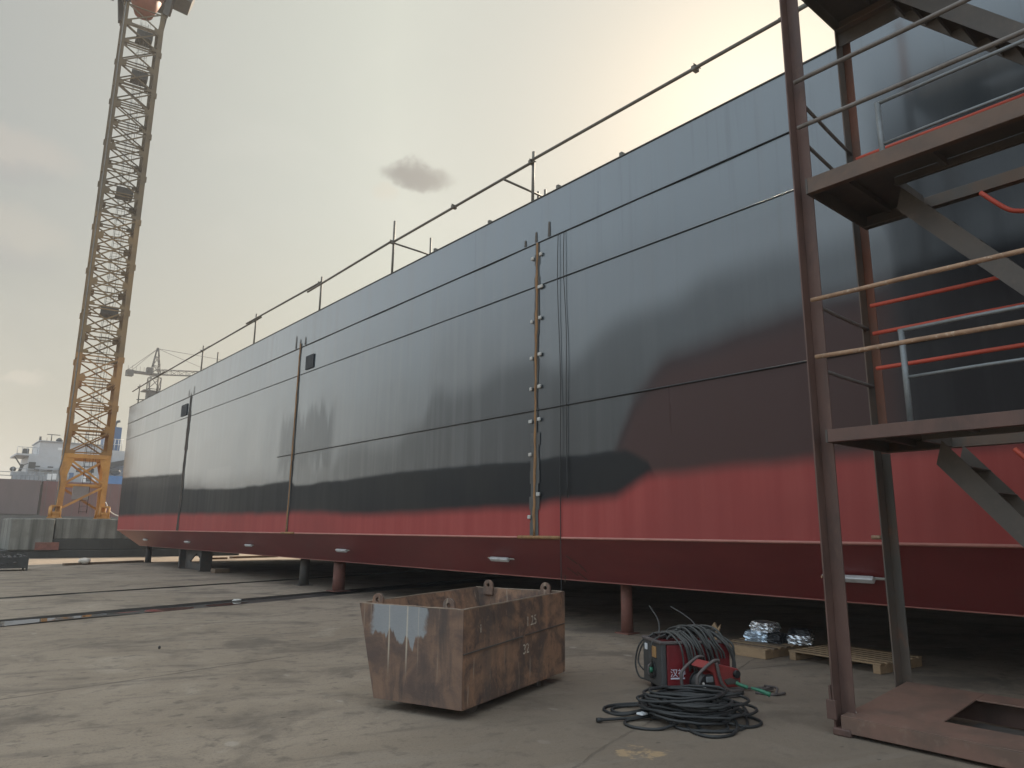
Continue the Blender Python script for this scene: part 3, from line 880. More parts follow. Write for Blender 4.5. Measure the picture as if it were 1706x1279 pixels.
for x, y, z in ((1.0, 14.78, 9.07), (1.0, 10.62, 8.80), (1.0, 10.4, 8.76)):
    mb = MB()
    mb.tube([(x, y, 0.0), (x, y, z - ZT)], 0.026, 8)
    mb.build('inner_post', 'tube', rail)
for y in (12.9, 10.9, 8.85, 7.3):
    mb = MB()
    mb.box(0.2, 0.28, y, y + 0.06, 0.0, 0.22)
    tag(mb.build('deck_fitting', 'tube', None, 0, Matrix.Translation((D, 0, ZT + 0.012))), 'small steel stub poking above the barge deck edge', 'fitting', 'stubs along the deck edge')


# ------------------------------------------------------------------ props under the hull
def prop(x, y, r, mat_, lab):
    t = thing('hull_prop', lab, 'prop', (x, y, 0), 0, 'props under the barge')
    mb = MB()
    mb.tube([(0, 0, 0.02), (0, 0, 0.40), (0, 0, ZB - 0.02)], [r * 1.06, r, r * 0.98], 18)
    mb.build('pipe', mat_, t)
    mb = MB()
    mb.box(-r * 1.5, r * 1.5, -r * 1.5, r * 1.5, 0, 0.02)
    mb.build('base_plate', mat_, t)
    mb = MB()
    mb.box(-r * 1.3, r * 1.3, -r * 1.3, r * 1.3, ZB - 0.02, ZB - 0.002)
    mb.build('head_plate', mat_, t)
    return t


prop(9.32, 8.13, 0.095, 'chock_red', 'rusty red pipe prop under the hull, nearest one, behind the welding machine')
prop(9.30, 18.25, 0.16, 'chock_red', 'thick reddish pipe prop under the hull, right one of the close pair')
prop(9.42, 20.7, 0.14, 'chock_dark', 'dark brown pipe prop under the hull, left one of the close pair')
prop(9.42, 38.2, 0.13, 'chock_dark', 'dark prop under the farthest end of the hull')
for y in (-1.5,):
    prop(9.32, y, 0.095, 'chock_red', 'rusty red pipe prop under the hull behind the access tower')
t = thing('trestle', 'dark steel trestle with a diamond cut-out under the hull', 'trestle', (9.3, 30.3, 0))
mb = MB()
yl, yr = 1.75, -0.95
mb.prism([(0, yl, 0.02), (0, yl, 0.76), (0, 0.3, 0.76), (0, 0.3, 0.64), (0, 0.95, 0.34), (0, 0.95, 0.02)], (0.05, 0, 0))
mb.prism([(0, 0.3, 0.64), (0, 0.3, 0.76), (0, yr, 0.76), (0, yr, 0.02), (0, -0.5, 0.02), (0, -0.5, 0.34)], (0.05, 0, 0))
mb.box(0.002, 0.048, -0.5, 0.95, 0.02, 0.28)
mb.build('web_plate', 'chock_dark', t)
for y in (yl, yr):
    mb = MB()
    mb.box(-0.22, 0.22, y - 0.07, y + 0.07, 0.0, 0.765)
    mb.build('leg', 'chock_dark', t, 0.01)
mb = MB()
mb.box(-0.22, 0.26, yr - 0.08, yl + 0.08, 0.767, 0.797)
mb.build('top_plate', 'chock_dark', t)
mb = MB()
mb.box(9.2, 9.75, 27.9, 28.4, 0.0, 0.16)
tag(mb.build('timber_block', 'old_wood', None, 0.02), 'small grey block lying beside the trestle under the hull', 'block')

# ------------------------------------------------------------------ access tower (stair scaffold) on the right
tw = thing('access_tower', 'brown steel stair tower with landings and handrails in front of the hull', 'stair tower', (6.1, 0, 0))
YL, YR = 3.10, -0.35
W2 = 1.25     # depth of the tower


def prt(mb, name, mat_, bev=0.0):
    return mb.build(name, mat_, tw, bev)


def post_mb(x, y, z0, z1, w_, d_, flip=1):
    """an angle-iron corner post"""
    mb = MB()
    mb.box(x, x + w_, y - 0.014, y, z0, z1)
    mb.box(x if flip > 0 else x + w_ - 0.014, (x + 0.014) if flip > 0 else x + w_, y - d_, y - 0.0145, z0, z1)
    return mb


prt(post_mb(0.0, YL + 0.02, 0.03, 8.2, 0.13, 0.13, -1), 'post', 'brown', 0.003)
mb = MB()
mb.box(W2 - 0.05, W2 + 0.10, YL + 0.006, YL + 0.02, 0.20, 8.2)
prt(mb, 'post', 'rust_post', 0.003)
mb = MB()
mb.box(W2 + 0.101, W2 + 0.115, YL - 0.075, YL + 0.02, 2.40, 8.2)
prt(mb, 'post_flange', 'primer_orange', 0.003)
mb = MB()
mb.box(W2 + 0.101, W2 + 0.115, YL - 0.075, YL + 0.02, 0.20, 2.398)
prt(mb, 'post_flange', 'rust_post', 0.003)
prt(post_mb(0.0, YR, 0.03, 8.2, 0.13, -0.13, -1), 'post', 'brown', 0.003)
prt(post_mb(W2 - 0.02, YR, 0.20, 8.2, 0.17, -0.15, 1), 'post', 'rust_post', 0.003)
# foot collar and white-painted splice on the near post
mb = MB()
mb.box(-0.012, 0.142, YL - 0.12, YL + 0.032, 0.0, 0.06)
prt(mb, 'post_foot', 'brown', 0.012)
mb = MB()
mb.box(-0.030, -0.001, YL - 0.02, YL + 0.060, 0.12, 0.27)
mb.box(-0.016, 0.12, YL + 0.0215, YL + 0.040, 0.12, 0.38)
prt(mb, 'splice_plate', 'brown', 0.004)
mb = MB()
mb.prism([(0.134, YL - 0.125, 0.05), (0.134, YL - 0.03, 0.05), (0.134, YL - 0.02, 0.40), (0.134, YL - 0.035, 0.47), (0.134, YL - 0.075, 0.34)], (0.012, 0, 0))
prt(mb, 'gusset', 'white_chip')
mb = MB()
mb.box(-0.012, 0.10, YL + 0.022, YL + 0.03, 1.24, 1.26)
prt(mb, 'weld_tab', 'rusty_rail')
mb = MB()
mb.box(0.02, 0.13, YL + 0.022, YL + 0.028, 0.98, 1.0)
prt(mb, 'weld_tab', 'rusty_rail')
# base frame
mb = MB()
mb.box(0.0, 0.055, YR, YL - 0.04, 0.03, 0.15)
mb.quadbox([(0.0, YR, 0.15), (0.36, YR, 0.172), (0.36, YL - 0.04, 0.172), (0.0, YL - 0.04, 0.15), (0.0, YR, 0.158), (0.36, YR, 0.182), (0.36, YL - 0.04, 0.182), (0.0, YL - 0.04, 0.158)])
prt(mb, 'base_channel', 'brown_worn', 0.004)
mb = MB()


def zb_(x):
    return 0.178 + (x - 0.36) * 0.09


def slope_plate(mb, x0, x1, y0, y1, t=0.012):
    mb.quadbox([(x0, y0, zb_(x0) - t), (x1, y0, zb_(x1) - t), (x1, y1, zb_(x1) - t), (x0, y1, zb_(x0) - t), (x0, y0, zb_(x0)), (x1, y0, zb_(x1)), (x1, y1, zb_(x1)), (x0, y1, zb_(x0))])


slope_plate(mb, 0.363, 1.32, 2.42, YL - 0.04)
slope_plate(mb, 1.10, 1.32, YR, 2.418)
prt(mb, 'base_deck', 'brown_worn', 0.003)
mb = MB()
mb.box(0.365, 1.095, YR, 2.415, 0.045, 0.06)
prt(mb, 'base_pan', 'grey_brown')
mb = MB()
mb.box(1.30, 1.33, YR, YL - 0.04, 0.03, 0.24)
mb.box(0.06, 1.30, YL - 0.075, YL - 0.045, 0.03, 0.16)
prt(mb, 'base_channel', 'brown')


def landing(z, th, label_mat, hole=True, ext=0.0):
    """a landing: edge channels, deck plate with a stair opening"""
    mb = MB()
    mb.box(0.0, 0.010, YR, YL + ext - 0.12, z - th, z)
    mb.box(0.011, 0.07, YR, YL + ext - 0.12, z - th, z - th + 0.010)
    lf = mb
    prt(lf, 'edge_channel', label_mat, 0.003)
    mb = MB()
    mb.box(W2 - 0.012, W2, YR, YL + ext - 0.12, z - th, z)
    mb.box(W2 - 0.09, W2 - 0.013, YR, YL + ext - 0.12, z - th, z - th + 0.012)
    prt(mb, 'edge_channel', 'rust_post', 0.003)
    mb = MB()
    mb.box(0.0, W2, YL + ext - 0.118, YL + ext - 0.10, z - th, z)
    prt(mb, 'edge_channel', 'grey_brown')
    mb = MB()
    zt_ = z - 0.004
    mb.box(0.012, W2 - 0.014, 2.42, YL + ext - 0.121, zt_ - 0.008, zt_)
    if hole:
        mb.box(0.012, 0.56, YR, 2.418, zt_ - 0.008, zt_)
    else:
        mb.box(0.012, W2 - 0.014, YR, 2.418, zt_ - 0.008, zt_)
    mb.box(0.012, W2 - 0.014, YR, 0.25, zt_ - 0.0165, zt_ - 0.0085)
    prt(mb, 'deck_plate', 'grey_brown')
    mb = MB()
    mb.box(0.565, 0.60, YR, 2.40, z - 0.09, z - 0.013)
    mb.box(0.565, W2 - 0.09, 2.40, 2.43, z - 0.10, z - 0.013)
    for y in (2.72, 2.0, 1.3, 0.6):
        mb.box(0.07, 0.56 if y < 2.4 else W2 - 0.09, y - 0.02, y + 0.02, z - 0.07, z - 0.013)
    prt(mb, 'joist', 'grey_brown')


landing(2.50, 0.11, 'brown')
landing(4.88, 0.15, 'edge_rust')
landing(7.27, 0.15, 'grey_brown', True, 0.10)
mb = MB()
mb.box(W2 + 0.002, W2 + 0.012, YR, YL + 0.02, 6.96, 7.27)
prt(mb, 'toe_board', 'grey_brown')


def stair(z0, z1, y0, y1, mat_):
    """flight from (y0,z0 top) down to (y1,z1) with two plate stringers and pan treads"""
    t_ = thing_part = bpy.data.objects.new('stair_flight', None)
    COL.objects.link(t_)
    t_.parent = tw
    for x in (0.63, 1.13):
        mb = MB()
        hh = 0.23
        mb.prism([(x, y0, z0), (x, y1, z1), (x, y1, z1 - hh), (x, y0 + 0.06, z0 - hh + 0.03)], (0.012, 0, 0))
        mb.build('stringer', mat_, t_)
    n_ = 10
    mb = MB()
    for k in range(n_):
        f = (k + 0.6) / n_
        y = y0 + (y1 - y0) * f
        z = z0 + (z1 - z0) * f - 0.10
        mb.box(0.644, 1.128, y - 0.09, y + 0.09, z - 0.006, z)
        mb.box(0.644, 1.128, y + 0.084, y + 0.09, z - 0.045, z - 0.0065)
    mb.build('treads', 'grey_brown', t_)
    for x in (1.16,):
        mb = MB()
        o1 = V((x, 1.92, z0 - 0.06))
        mb.tube(smooth_path([o1, o1 + V((0, -0.18, -0.22)), o1 + V((0, -0.30, -0.29)), o1 + V((0, -0.6, -0.40)), V((x, y1, z0 - 0.9))], 5), 0.021, 8)
        mb.build('handrail', 'red_rail', t_)
    return t_


stair(4.78, 2.5, 2.40, 0.55, 'grey_brown')
stair(2.40, 0.2, 2.30, 0.55, 'grey_brown')
stair(7.12, 4.88, 2.40, 0.45, 'grey_brown')


def rail_part(p0, p1, r, mat_, name='handrail', mid=None):
    mb = MB()
    p0, p1 = V(p0), V(p1)
    pts = [p0 + (p1 - p0) * k / 8 + V((0, 0, -0.006 * math.sin(math.pi * k / 8) + random.uniform(-.003, .003))) for k in range(9)]
    mb.tube(pts, r, 10)
    return prt(mb, name, mat_)


XF = 0.02
for z, mt in ((3.705, 'rusty_rail'), (3.165, 'rusty_rail'), (5.44, 'grey_rail'), (5.93, 'grey_rail')):
    rail_part((XF, YL - 0.06, z), (XF, YR, z - 0.03), 0.021, mt)
for za, zb2 in ((3.70, 3.67), (3.08, 3.07), (5.83, 5.63), (5.39, 5.22)):
    rail_part((0.13, YL - 0.02, za), (W2 + 0.0, YL - 0.02, zb2), 0.018, 'grey_rail')
for z in (3.89, 3.60, 3.24, 5.53):
    rail_part((W2 - 0.05, YL - 0.09, z), (W2 - 0.05, YR, z + 0.01), 0.021, 'red_rail')
# small grey guard round each stair opening
for z, hz in ((2.50, 0.9), (4.88, 0.78)):
    mb = MB()
    x = 0.55
    y_ = 2.50
    mb.tube([(x, y_, z), (x, y_, z + hz)], 0.026, 10)
    prt(mb, 'guard_post', 'galv')
    mb = MB()
    mb.tube([(x, y_ + 0.025, z + hz), (x, y_ - 0.5, z + hz + 0.005), (x, 0.4, z + hz)], 0.018, 8)
    prt(mb, 'guard_rail_tube', 'galv')
    mb = MB()
    zz = z + hz - 0.43
    mb.tube([(x, y_ - 0.02, zz), (x, y_ - 0.6, zz + 0.008), (x, 0.4, zz)], 0.016, 8)
    prt(mb, 'guard_rail_tube', 'galv')
mb = MB()
mb.tube([(W2 - 0.02, YL + 0.03, 1.58), (W2 - 0.02, YL + 0.12, 1.58)], 0.02, 8)
prt(mb, 'bolt_stub', 'rusty_rail')

# ------------------------------------------------------------------ rusty skip
u_ = V((0.934, 0.356, 0))
ang = math.atan2(0.356, 0.934)
sk = thing('waste_skip', 'rusty steel skip with lifting eyes standing in the middle of the yard', 'skip', (3.93, 5.31, 0), ang)
LN, Wb, Wt, zb0, zt0 = 2.08, 0.95, 1.17, 0.10, 0.92
# local: x along the long side, y across (left side flares out), z up
th = 0.014
mb = MB()
ns = 10
mb.quadbox([(0, 0, zb0), (LN, 0, zb0), (LN, th, zb0), (0, th, zb0), (0, 0, zt0), (LN, 0, zt0 + 0.02), (LN, th, zt0 + 0.02), (0, th, zt0)])
skr = mb.build('long_side', 'skip', sk, 0.003)
mb = MB()
mb.quadbox([(0, Wb - th, zb0), (LN, Wb - th, zb0), (LN, Wb, zb0), (0, Wb, zb0), (0, Wt - th, zt0), (LN, Wt - th, zt0 + 0.02), (LN, Wt, zt0 + 0.02), (0, Wt, zt0)])
mb.build('long_side', 'skip', sk, 0.003)
mb = MB()
mb.prism([(-0.015, -0.004, zb0 - 0.01), (-0.015, Wb + 0.01, zb0 - 0.01), (-0.015, Wt + 0.012, zt0), (-0.015, -0.004, zt0)], (0.013, 0, 0))
mb.build('end_plate', 'skip_end', sk, 0.002)
mb = MB()
mb.prism([(LN + 0.002, -0.004, zb0 - 0.01), (LN + 0.002, Wb + 0.01, zb0 - 0.01), (LN + 0.002, Wt + 0.012, zt0 + 0.02), (LN + 0.002, -0.004, zt0 + 0.02)], (0.014, 0, 0))
mb.build('end_plate', 'skip', sk, 0.002)
mb = MB()
mb.box(0, LN, 0.001, Wb - 0.001, zb0 - 0.012, zb0 - 0.001)
mb.build('floor_plate', 'skip', sk)
for pa, pb in (((-0.008, 0, zt0 + 0.002), (-0.008, Wt, zt0 + 0.002)), ((0, 0.007, zt0 + 0.002), (LN, 0.007, zt0 + 0.022)), ((0, Wt - 0.007, zt0 + 0.002), (LN, Wt - 0.007, zt0 + 0.022)), ((LN + 0.008, 0, zt0 + 0.022), (LN + 0.008, Wt, zt0 + 0.022))):
    mb = MB()
    ps = [V(pa).lerp(V(pb), k / 12) + V((random.uniform(-.003, .003), random.uniform(-.003, .003), random.uniform(-.003, .002))) for k in range(13)]
    mb.tube(ps, 0.0075, 6)
    mb.build('rim', 'rim_edge', sk)
for x in (0.32, 1.62):
    mb = MB()
    mb.box(x, x + 0.10, 0.10, Wb - 0.10, 0.0, zb0 - 0.0125)
    mb.build('skid', 'grey_brown', sk, 0.004)
mb = MB()
mb.bar((0.0, -0.006, 0.545), (LN * 0.52, -0.006, 0.575), 0.010, 0.010)
mb.bar((LN * 0.55, -0.006, 0.58), (LN, -0.006, 0.60), 0.008, 0.008)
mb.build('weld_seam', 'grey_brown', sk)


def lug(x, y, z, dx):
    """a rounded plate with a hole, standing inside an end plate"""
    mb = MB()
    n_ = 20
    out, inn = [], []
    r, rh = 0.062, 0.021
    for k in range(n_):
        a_ = 2 * math.pi * k / n_
        yy, zz = r * math.cos(a_), r * math.sin(a_)
        if zz < 0:
            zz = -0.11 if abs(math.cos(a_)) < 0.99 else 0
            yy = r * (1 if math.cos(a_) > 0 else -1) if abs(math.cos(a_)) > 0.35 else yy * 1.2
        out.append((yy, zz))
        inn.append((rh * math.cos(a_), rh * math.sin(a_)))
    fr, bk = [], []
    for lst, xx in ((fr, x), (bk, x + dx)):
        for (a0, b0), (a1, b1) in zip(out, inn):
            lst.append((mb.b.verts.new((xx, y + a0, z + b0)), mb.b.verts.new((xx, y + a1, z + b1))))
    for k in range(n_):
        k2 = (k + 1) % n_
        mb.b.faces.new((fr[k][0], fr[k2][0], fr[k2][1], fr[k][1]))
        mb.b.faces.new((bk[k][0], bk[k][1], bk[k2][1], bk[k2][0]))
        mb.b.faces.new((fr[k][0], bk[k][0], bk[k2][0], fr[k2][0]))
        mb.b.faces.new((fr[k][1], fr[k2][1], bk[k2][1], bk[k][1]))
    mb.build('lifting_eye', 'skip', sk, 0.004)


lug(0.004, 0.98, zt0 + 0.035, 0.03)
lug(0.004, 0.17, zt0 + 0.03, 0.03)
lug(LN - 0.036, 0.98, zt0 + 0.055, 0.03)
lug(LN - 0.036, 0.22, zt0 + 0.055, 0.03)
for body, size, x, z in (('1.25', 0.135, 1.17, 0.66), ('32', 0.135, 1.10, 0.40), ('1', 0.1, 0.26, 0.70)):
    text_mesh(body, size, 'painted_number', 'chalk', sk, frame_mtx((x, -0.0035, z), (1, 0, 0.03), (0, 0, 1)), 0.001)

# ------------------------------------------------------------------ welding machine
wa = math.atan2(-0.464, 0.886)
wm = thing('welding_machine', 'dark red welding power source with black front panel, cables draped over it', 'welding machine', (6.18, 4.95, 0), wa)
# local: x = length (away to the right), y = across (front edge at y=0 faces the camera side), z up
L_, B_, H_ = 0.78, 0.46, 0.50
mb = MB()
mb.box(0.07, L_, 0.0, B_, 0.055, H_ - 0.03)
mb.build('body', 'weld_red', wm, 0.012)
mb = MB()
mb.box(0.0, 0.068, -0.008, B_ + 0.008, 0.05, H_)
fp = mb.build('front_panel', 'panel', wm, 0.02)
mb = MB()
mb.box(-0.002, L_ + 0.01, -0.012, 0.03, H_ - 0.025, H_ + 0.005)
mb.box(-0.002, L_ + 0.01, B_ - 0.03, B_ + 0.012, H_ - 0.025, H_ + 0.005)
mb.box(-0.012, 0.03, -0.012, B_ + 0.012, H_ - 0.0245, H_ + 0.0045)
mb.build('top_rim', 'frame_grey', wm, 0.008)
mb = MB()
for k in range(4):
    x, y = (0.06, L_ - 0.08)[k % 2], (0.04, B_ - 0.10)[k // 2]
    mb.box(x, x + 0.06, y, y + 0.06, 0.0, 0.055)
mb.build('feet', 'knob', wm, 0.006)
mb = MB()
mb.box(-0.010, -0.0005, 0.10, 0.20, 0.33, 0.44)
mb.build('meter_card', 'orange', fp, 0.003)
mb = MB()
mb.box(-0.009, -0.0005, 0.33, 0.39, 0.38, 0.44)
mb.build('sticker', 'label_white', fp)
mb = MB()
mb.cyl((-0.012, 0.20, 0.20), (-0.0005, 0.20, 0.20), 0.085, 24)
rg_ = mb.build('socket_ring', 'knob', fp)
mb = MB()
mb.cyl((-0.045, 0.20, 0.20), (-0.013, 0.20, 0.20), 0.03, 16)
mb.build('socket', 'green', rg_)
mb = MB()
mb.tube([(-0.012, 0.20, 0.27), (-0.05, 0.20, 0.24), (-0.055, 0.20, 0.16), (-0.012, 0.20, 0.12)], 0.012, 8)
mb.build('panel_handle', 'frame_grey', fp)
mb = MB()
for k in range(7):
    mb.box(0.50, 0.70, -0.004, -0.0005, 0.12 + k * 0.022, 0.13 + k * 0.022)
mb.build('vent_slots', 'knob', wm)
text_mesh('汉神', 0.085, 'lettering', 'letter', wm, frame_mtx((0.10, -0.0035, 0.165), (1, 0, 0), (0, 0, 1)), 0.001)
mb = MB()
mb.box(0.105, 0.26, -0.004, -0.0005, 0.135, 0.150)
mb.build('lettering', 'letter', wm)
cbl_local = Matrix.Translation((6.18, 4.95, 0)) @ Matrix.Rotation(wa, 4, 'Z')


# cables slung over the machine: one bundle
mb = MB()
rnd = random.Random(3)
for k in range(22):
    x = 0.17 + 0.022 * k + rnd.uniform(-.02, .02)
    drift = 0.05 + 0.007 * k + rnd.uniform(-.03, .04)
    hh = H_ + 0.02 + rnd.uniform(0.01, 0.09) * min(1.0, 0.35 + k / 14)
    low = rnd.uniform(0.05, 0.34)
    off = 0.018 + rnd.uniform(0, .045)
    xs = lambda f: min(x + drift * f, 0.79)
    p = [(xs(1.25), -off, low), (xs(1.1), -off - 0.012, low + (0.46 - low) * 0.5), (xs(0.75), -off - 0.004, H_ - 0.035), (xs(0.4), 0.05, hh), (xs(0.1), 0.17, hh + 0.035),
         (x - 0.04, 0.32, hh + 0.01), (x - 0.06, B_ - 0.02, H_ + 0.02), (x - 0.07, B_ + 0.035, 0.36), (x - 0.07, B_ + 0.04, 0.2)]
    mb.tube(smooth_path(p, 6), rnd.choice((0.010, 0.012, 0.013)), 7)
for k in range(5):
    z = H_ + 0.025 + 0.018 * k
    p = [(0.10 + 0.05 * k, 0.05 + .05 * k, z), (0.3, 0.12 + rnd.uniform(0, .2), z + 0.02), (0.5, 0.2 + rnd.uniform(-.1, .1), z + 0.015), (0.68, 0.10 + rnd.uniform(0, .2), z), (0.72, 0.35, z - 0.01), (0.4, 0.40, z)]
    mb.tube(smooth_path(p, 6), 0.011, 7)
# loop hanging beside the front panel
mb.tube(smooth_path([(0.10, 0.40, H_ + .03), (-0.02, 0.49, 0.42), (-0.05, 0.56, 0.22), (-0.03, 0.52, 0.08), (0.04, 0.47, 0.05)], 7), 0.010, 7)
mb.tube(smooth_path([(0.10, 0.42, H_ + .02), (0.0, 0.48, 0.40), (-0.03, 0.53, 0.24), (0.0, 0.485, 0.16), (0.06, 0.475, 0.12)], 7), 0.009, 7)
mb.tube(smooth_path([(0.16, 0.2, H_ + .05), (0.0, 0.16, H_ + 0.0), (-0.04, 0.17, 0.38), (-0.03, 0.16, 0.30), (-0.02, 0.2, 0.22)], 7), 0.009, 7)
tag(mb.build('welding_cable', 'rubber_dusty', None, 0, cbl_local), 'bundle of dusty grey cables slung over the top of the welding machine', 'cable')
mb = MB()
mb.tube(smooth_path([(0.12, 0.30, H_ + 0.03), (0.14, 0.33, 0.62), (0.13, 0.36, 0.70), (0.07, 0.42, 0.82)], 6), 0.008, 6)
tag(mb.build('welding_wire', 'rubber_dusty', None, 0, cbl_local), 'single stiff cable end standing up from the left of the cable bundle', 'cable')
mb = MB()
mb.tube(smooth_path([(0.50, 0.22, H_ + 0.08), (0.52, 0.26, 0.64), (0.46, 0.36, 0.72), (0.36, 0.5, 0.80)], 6), 0.007, 6)
tag(mb.build('welding_wire', 'rubber_dusty', None, 0, cbl_local), 'thin cable rising leftward from the crown of the cable bundle', 'cable')

# wire feeder
fa = math.atan2(-0.25, 0.85)
fd = thing('wire_feeder', 'faded red wire feeder with an open spool and tube frame beside the welding machine', 'wire feeder', (6.19, 4.53, 0), fa)
fd.scale = (0.84, 0.84, 0.80)
mb = MB()
# wedge-shaped cover
mb.prism([(0.30, 0.0, 0.12), (0.66, 0.0, 0.12), (0.66, 0.0, 0.30), (0.62, 0.0, 0.335), (0.34, 0.0, 0.40), (0.22, 0.0, 0.44), (0.12, 0.0, 0.37), (0.26, 0.0, 0.30)], (0, 0.26, 0))
mb.build('cover', 'feeder_red', fd, 0.016)
mb = MB()
mb.prism([(0.44, -0.012, 0.16), (0.60, -0.012, 0.16), (0.62, -0.012, 0.20), (0.50, -0.012, 0.235), (0.40, -0.012, 0.22)], (0, 0.011, 0))
mb.build('drive_plate', 'grey_brown', fd, 0.003)
mb = MB()
mb.cyl((0.585, -0.035, 0.275), (0.585, -0.001, 0.275), 0.048, 20)
mb.build('knob', 'knob', fd, 0.006)
mb = MB()
mb.cyl((0.20, 0.03, 0.17), (0.20, 0.22, 0.17), 0.105, 28)
sp_o = mb.build('spool', 'panel', fd, 0.006)
mb = MB()
mb.cyl((0.20, 0.02, 0.17), (0.20, 0.029, 0.17), 0.125, 28)
mb.cyl((0.20, 0.221, 0.17), (0.20, 0.23, 0.17), 0.125, 28)
mb.build('spool_flange', 'knob', sp_o)
mb = MB()
mb.box(0.15, 0.25, -0.005, 0.0195, 0.20, 0.27)
mb.build('drive_motor', 'galv', fd, 0.02)
mb = MB()
mb.tube(smooth_path([(0.09, -0.01, 0.21), (0.10, -0.03, 0.15), (0.11, -0.01, 0.10)], 4), 0.014, 8)
mb.build('clip', 'clip', fd)
mb = MB()
fr_pts = [(0.02, -0.02, 0.02), (0.0, -0.02, 0.25), (0.06, -0.02, 0.34), (0.24, -0.02, 0.45), (0.33, -0.02, 0.455)]
mb.tube(smooth_path(fr_pts, 5), 0.019, 8)
mb.tube(smooth_path([(0.29, -0.02, 0.43), (0.32, -0.03, 0.26), (0.37, -0.03, 0.16), (0.48, -0.03, 0.09), (0.66, -0.03, 0.085)], 5), 0.021, 8)
mb.tube(smooth_path([(0.02, 0.28, 0.02), (0.0, 0.28, 0.25), (0.06, 0.28, 0.34), (0.24, 0.28, 0.45), (0.33, 0.28, 0.455)], 5), 0.019, 8)
mb.box(0.0, 0.66, -0.03, 0.29, 0.012, 0.035)
mb.build('tube_frame', 'frame_grey', fd)
fl_m = Matrix.Translation((6.19, 4.53, 0)) @ Matrix.Rotation(fa, 4, 'Z')
mb = MB()
mb.tube(smooth_path([(0.42, -0.08, 0.155), (0.46, -0.12, 0.135), (0.50, -0.16, 0.12)], 5), [0.018] * 11, 9)
mb.tube(smooth_path([(0.52, -0.18, 0.12), (0.58, -0.25, 0.10), (0.63, -0.32, 0.075)], 5), [0.013 + 0.001 * k for k in range(11)][:11], 9)
tag(mb.build('welding_torch', 'green', None, 0, fl_m), 'green handled welding torch lying on the cables by the wire feeder', 'torch')

# coil of black cable on the ground in front
mb = MB()
rnd = random.Random(11)
cx0, cy0 = 5.60, 4.17
ax, ay = V((0.70, -0.60, 0)), V((0.60, 0.74, 0))
pts = []
for k in range(26 * 26):
    a_ = 2 * math.pi * k / 26
    lp = k / 26
    r1 = 0.33 + 0.30 * noise.noise(V((k * 0.021, 0.3, 0))) + 0.06 * noise.noise(V((k * 0.13, 4.3, 0)))
    r2 = 0.29 + 0.26 * noise.noise(V((k * 0.019, 9.3, 0))) + 0.05 * noise.noise(V((k * 0.12, 7.3, 0)))
    ox = 0.20 * noise.noise(V((k * 0.017, 2.0, 5)))
    oy = 0.30 * noise.noise(V((k * 0.016, 6.0, 5)))
    p = V((cx0, cy0, 0)) + ax * (r1 * math.cos(a_) + ox) + ay * (r2 * math.sin(a_) + oy)
    p.z = 0.016 + 0.0068 * lp + 0.06 * max(0, noise.noise(V((k * 0.07, 1.0, 2.0)))) + 0.012 * rnd.random()
    pts.append(p)
mb.tube(pts, 0.0125, 7)
# strands spilling out to the left and the front
for ctrl in ([(5.62, 4.62), (5.40, 4.80), (5.24, 4.78), (5.22, 4.62), (5.42, 4.50), (5.75, 4.52)],
             [(5.72, 4.66), (5.38, 4.88), (5.18, 4.82), (5.16, 4.60), (5.40, 4.46), (5.8, 4.40)],
             [(5.30, 4.36), (5.02, 4.42), (4.93, 4.26), (5.06, 4.08), (5.34, 4.06), (5.6, 4.2)],
             [(5.5, 4.16), (5.22, 3.90), (5.20, 3.68), (5.42, 3.62), (5.66, 3.76), (5.7, 4.0)],
             [(5.55, 4.1), (5.32, 3.86), (5.42, 3.70), (5.70, 3.68), (5.95, 3.88), (6.0, 4.15)],
             [(6.0, 4.4), (6.16, 4.22), (6.2, 4.04), (6.05, 3.88), (5.85, 3.95), (5.7, 4.15)],
             [(5.3, 4.2), (5.2, 3.98), (5.32, 3.78), (5.52, 3.74), (5.6, 3.9), (5.5, 4.1)],
             [(5.9, 4.0), (6.0, 3.82), (5.9, 3.66), (5.7, 3.66), (5.56, 3.85), (5.55, 4.1)]):
    zz = [0.03, 0.016, 0.014, 0.014, 0.05, 0.09]
    mb.tube(smooth_path([(x, y, z) for (x, y), z in zip(ctrl, zz)], 8), 0.013, 7)
tag(mb.build('cable_coil', 'rubber', None), 'heap of coiled black welding cable on the ground in front of the red machines', 'cable')
mb = MB()
mb.tube(smooth_path([(4.82, 4.57, 0.025), (4.98, 4.50, 0.024), (5.2, 4.41, 0.026), (5.42, 4.34, 0.07)], 5), [0.02, 0.02] + [0.013] * 14, 8)
tag(mb.build('cable_end', 'rubber', None), 'straight cable end sticking out left from the coil on the ground', 'cable')
mb = MB()
mb.box(5.17, 5.25, 4.36, 4.43, 0.045, 0.062)
tag(mb.build('cable_tag', 'label_white', None, 0.006), 'small white tag on the left cable of the coil', 'tag')
# earth clamp and its lead to the right
mb = MB()
mb.tube(smooth_path([(6.62, 4.62, 0.05), (6.85, 4.58, 0.03), (7.05, 4.48, 0.025), (7.18, 4.38, 0.03)], 5), 0.012, 7)
mb.box(7.0, 7.20, 4.30, 4.34, 0.02, 0.05)
mb.tube(smooth_path([(7.16, 4.38, 0.05), (7.12, 4.22, 0.06), (7.0, 4.16, 0.03)], 4), 0.012, 6)
mb.tube(smooth_path([(6.95, 4.36, 0.012), (7.0, 4.20, 0.012), (7.14, 4.14, 0.02)], 4), 0.013, 6)
tag(mb.build('earth_clamp', 'frame_grey', None), 'dark earth clamp and lead on the ground right of the wire feeder', 'clamp')


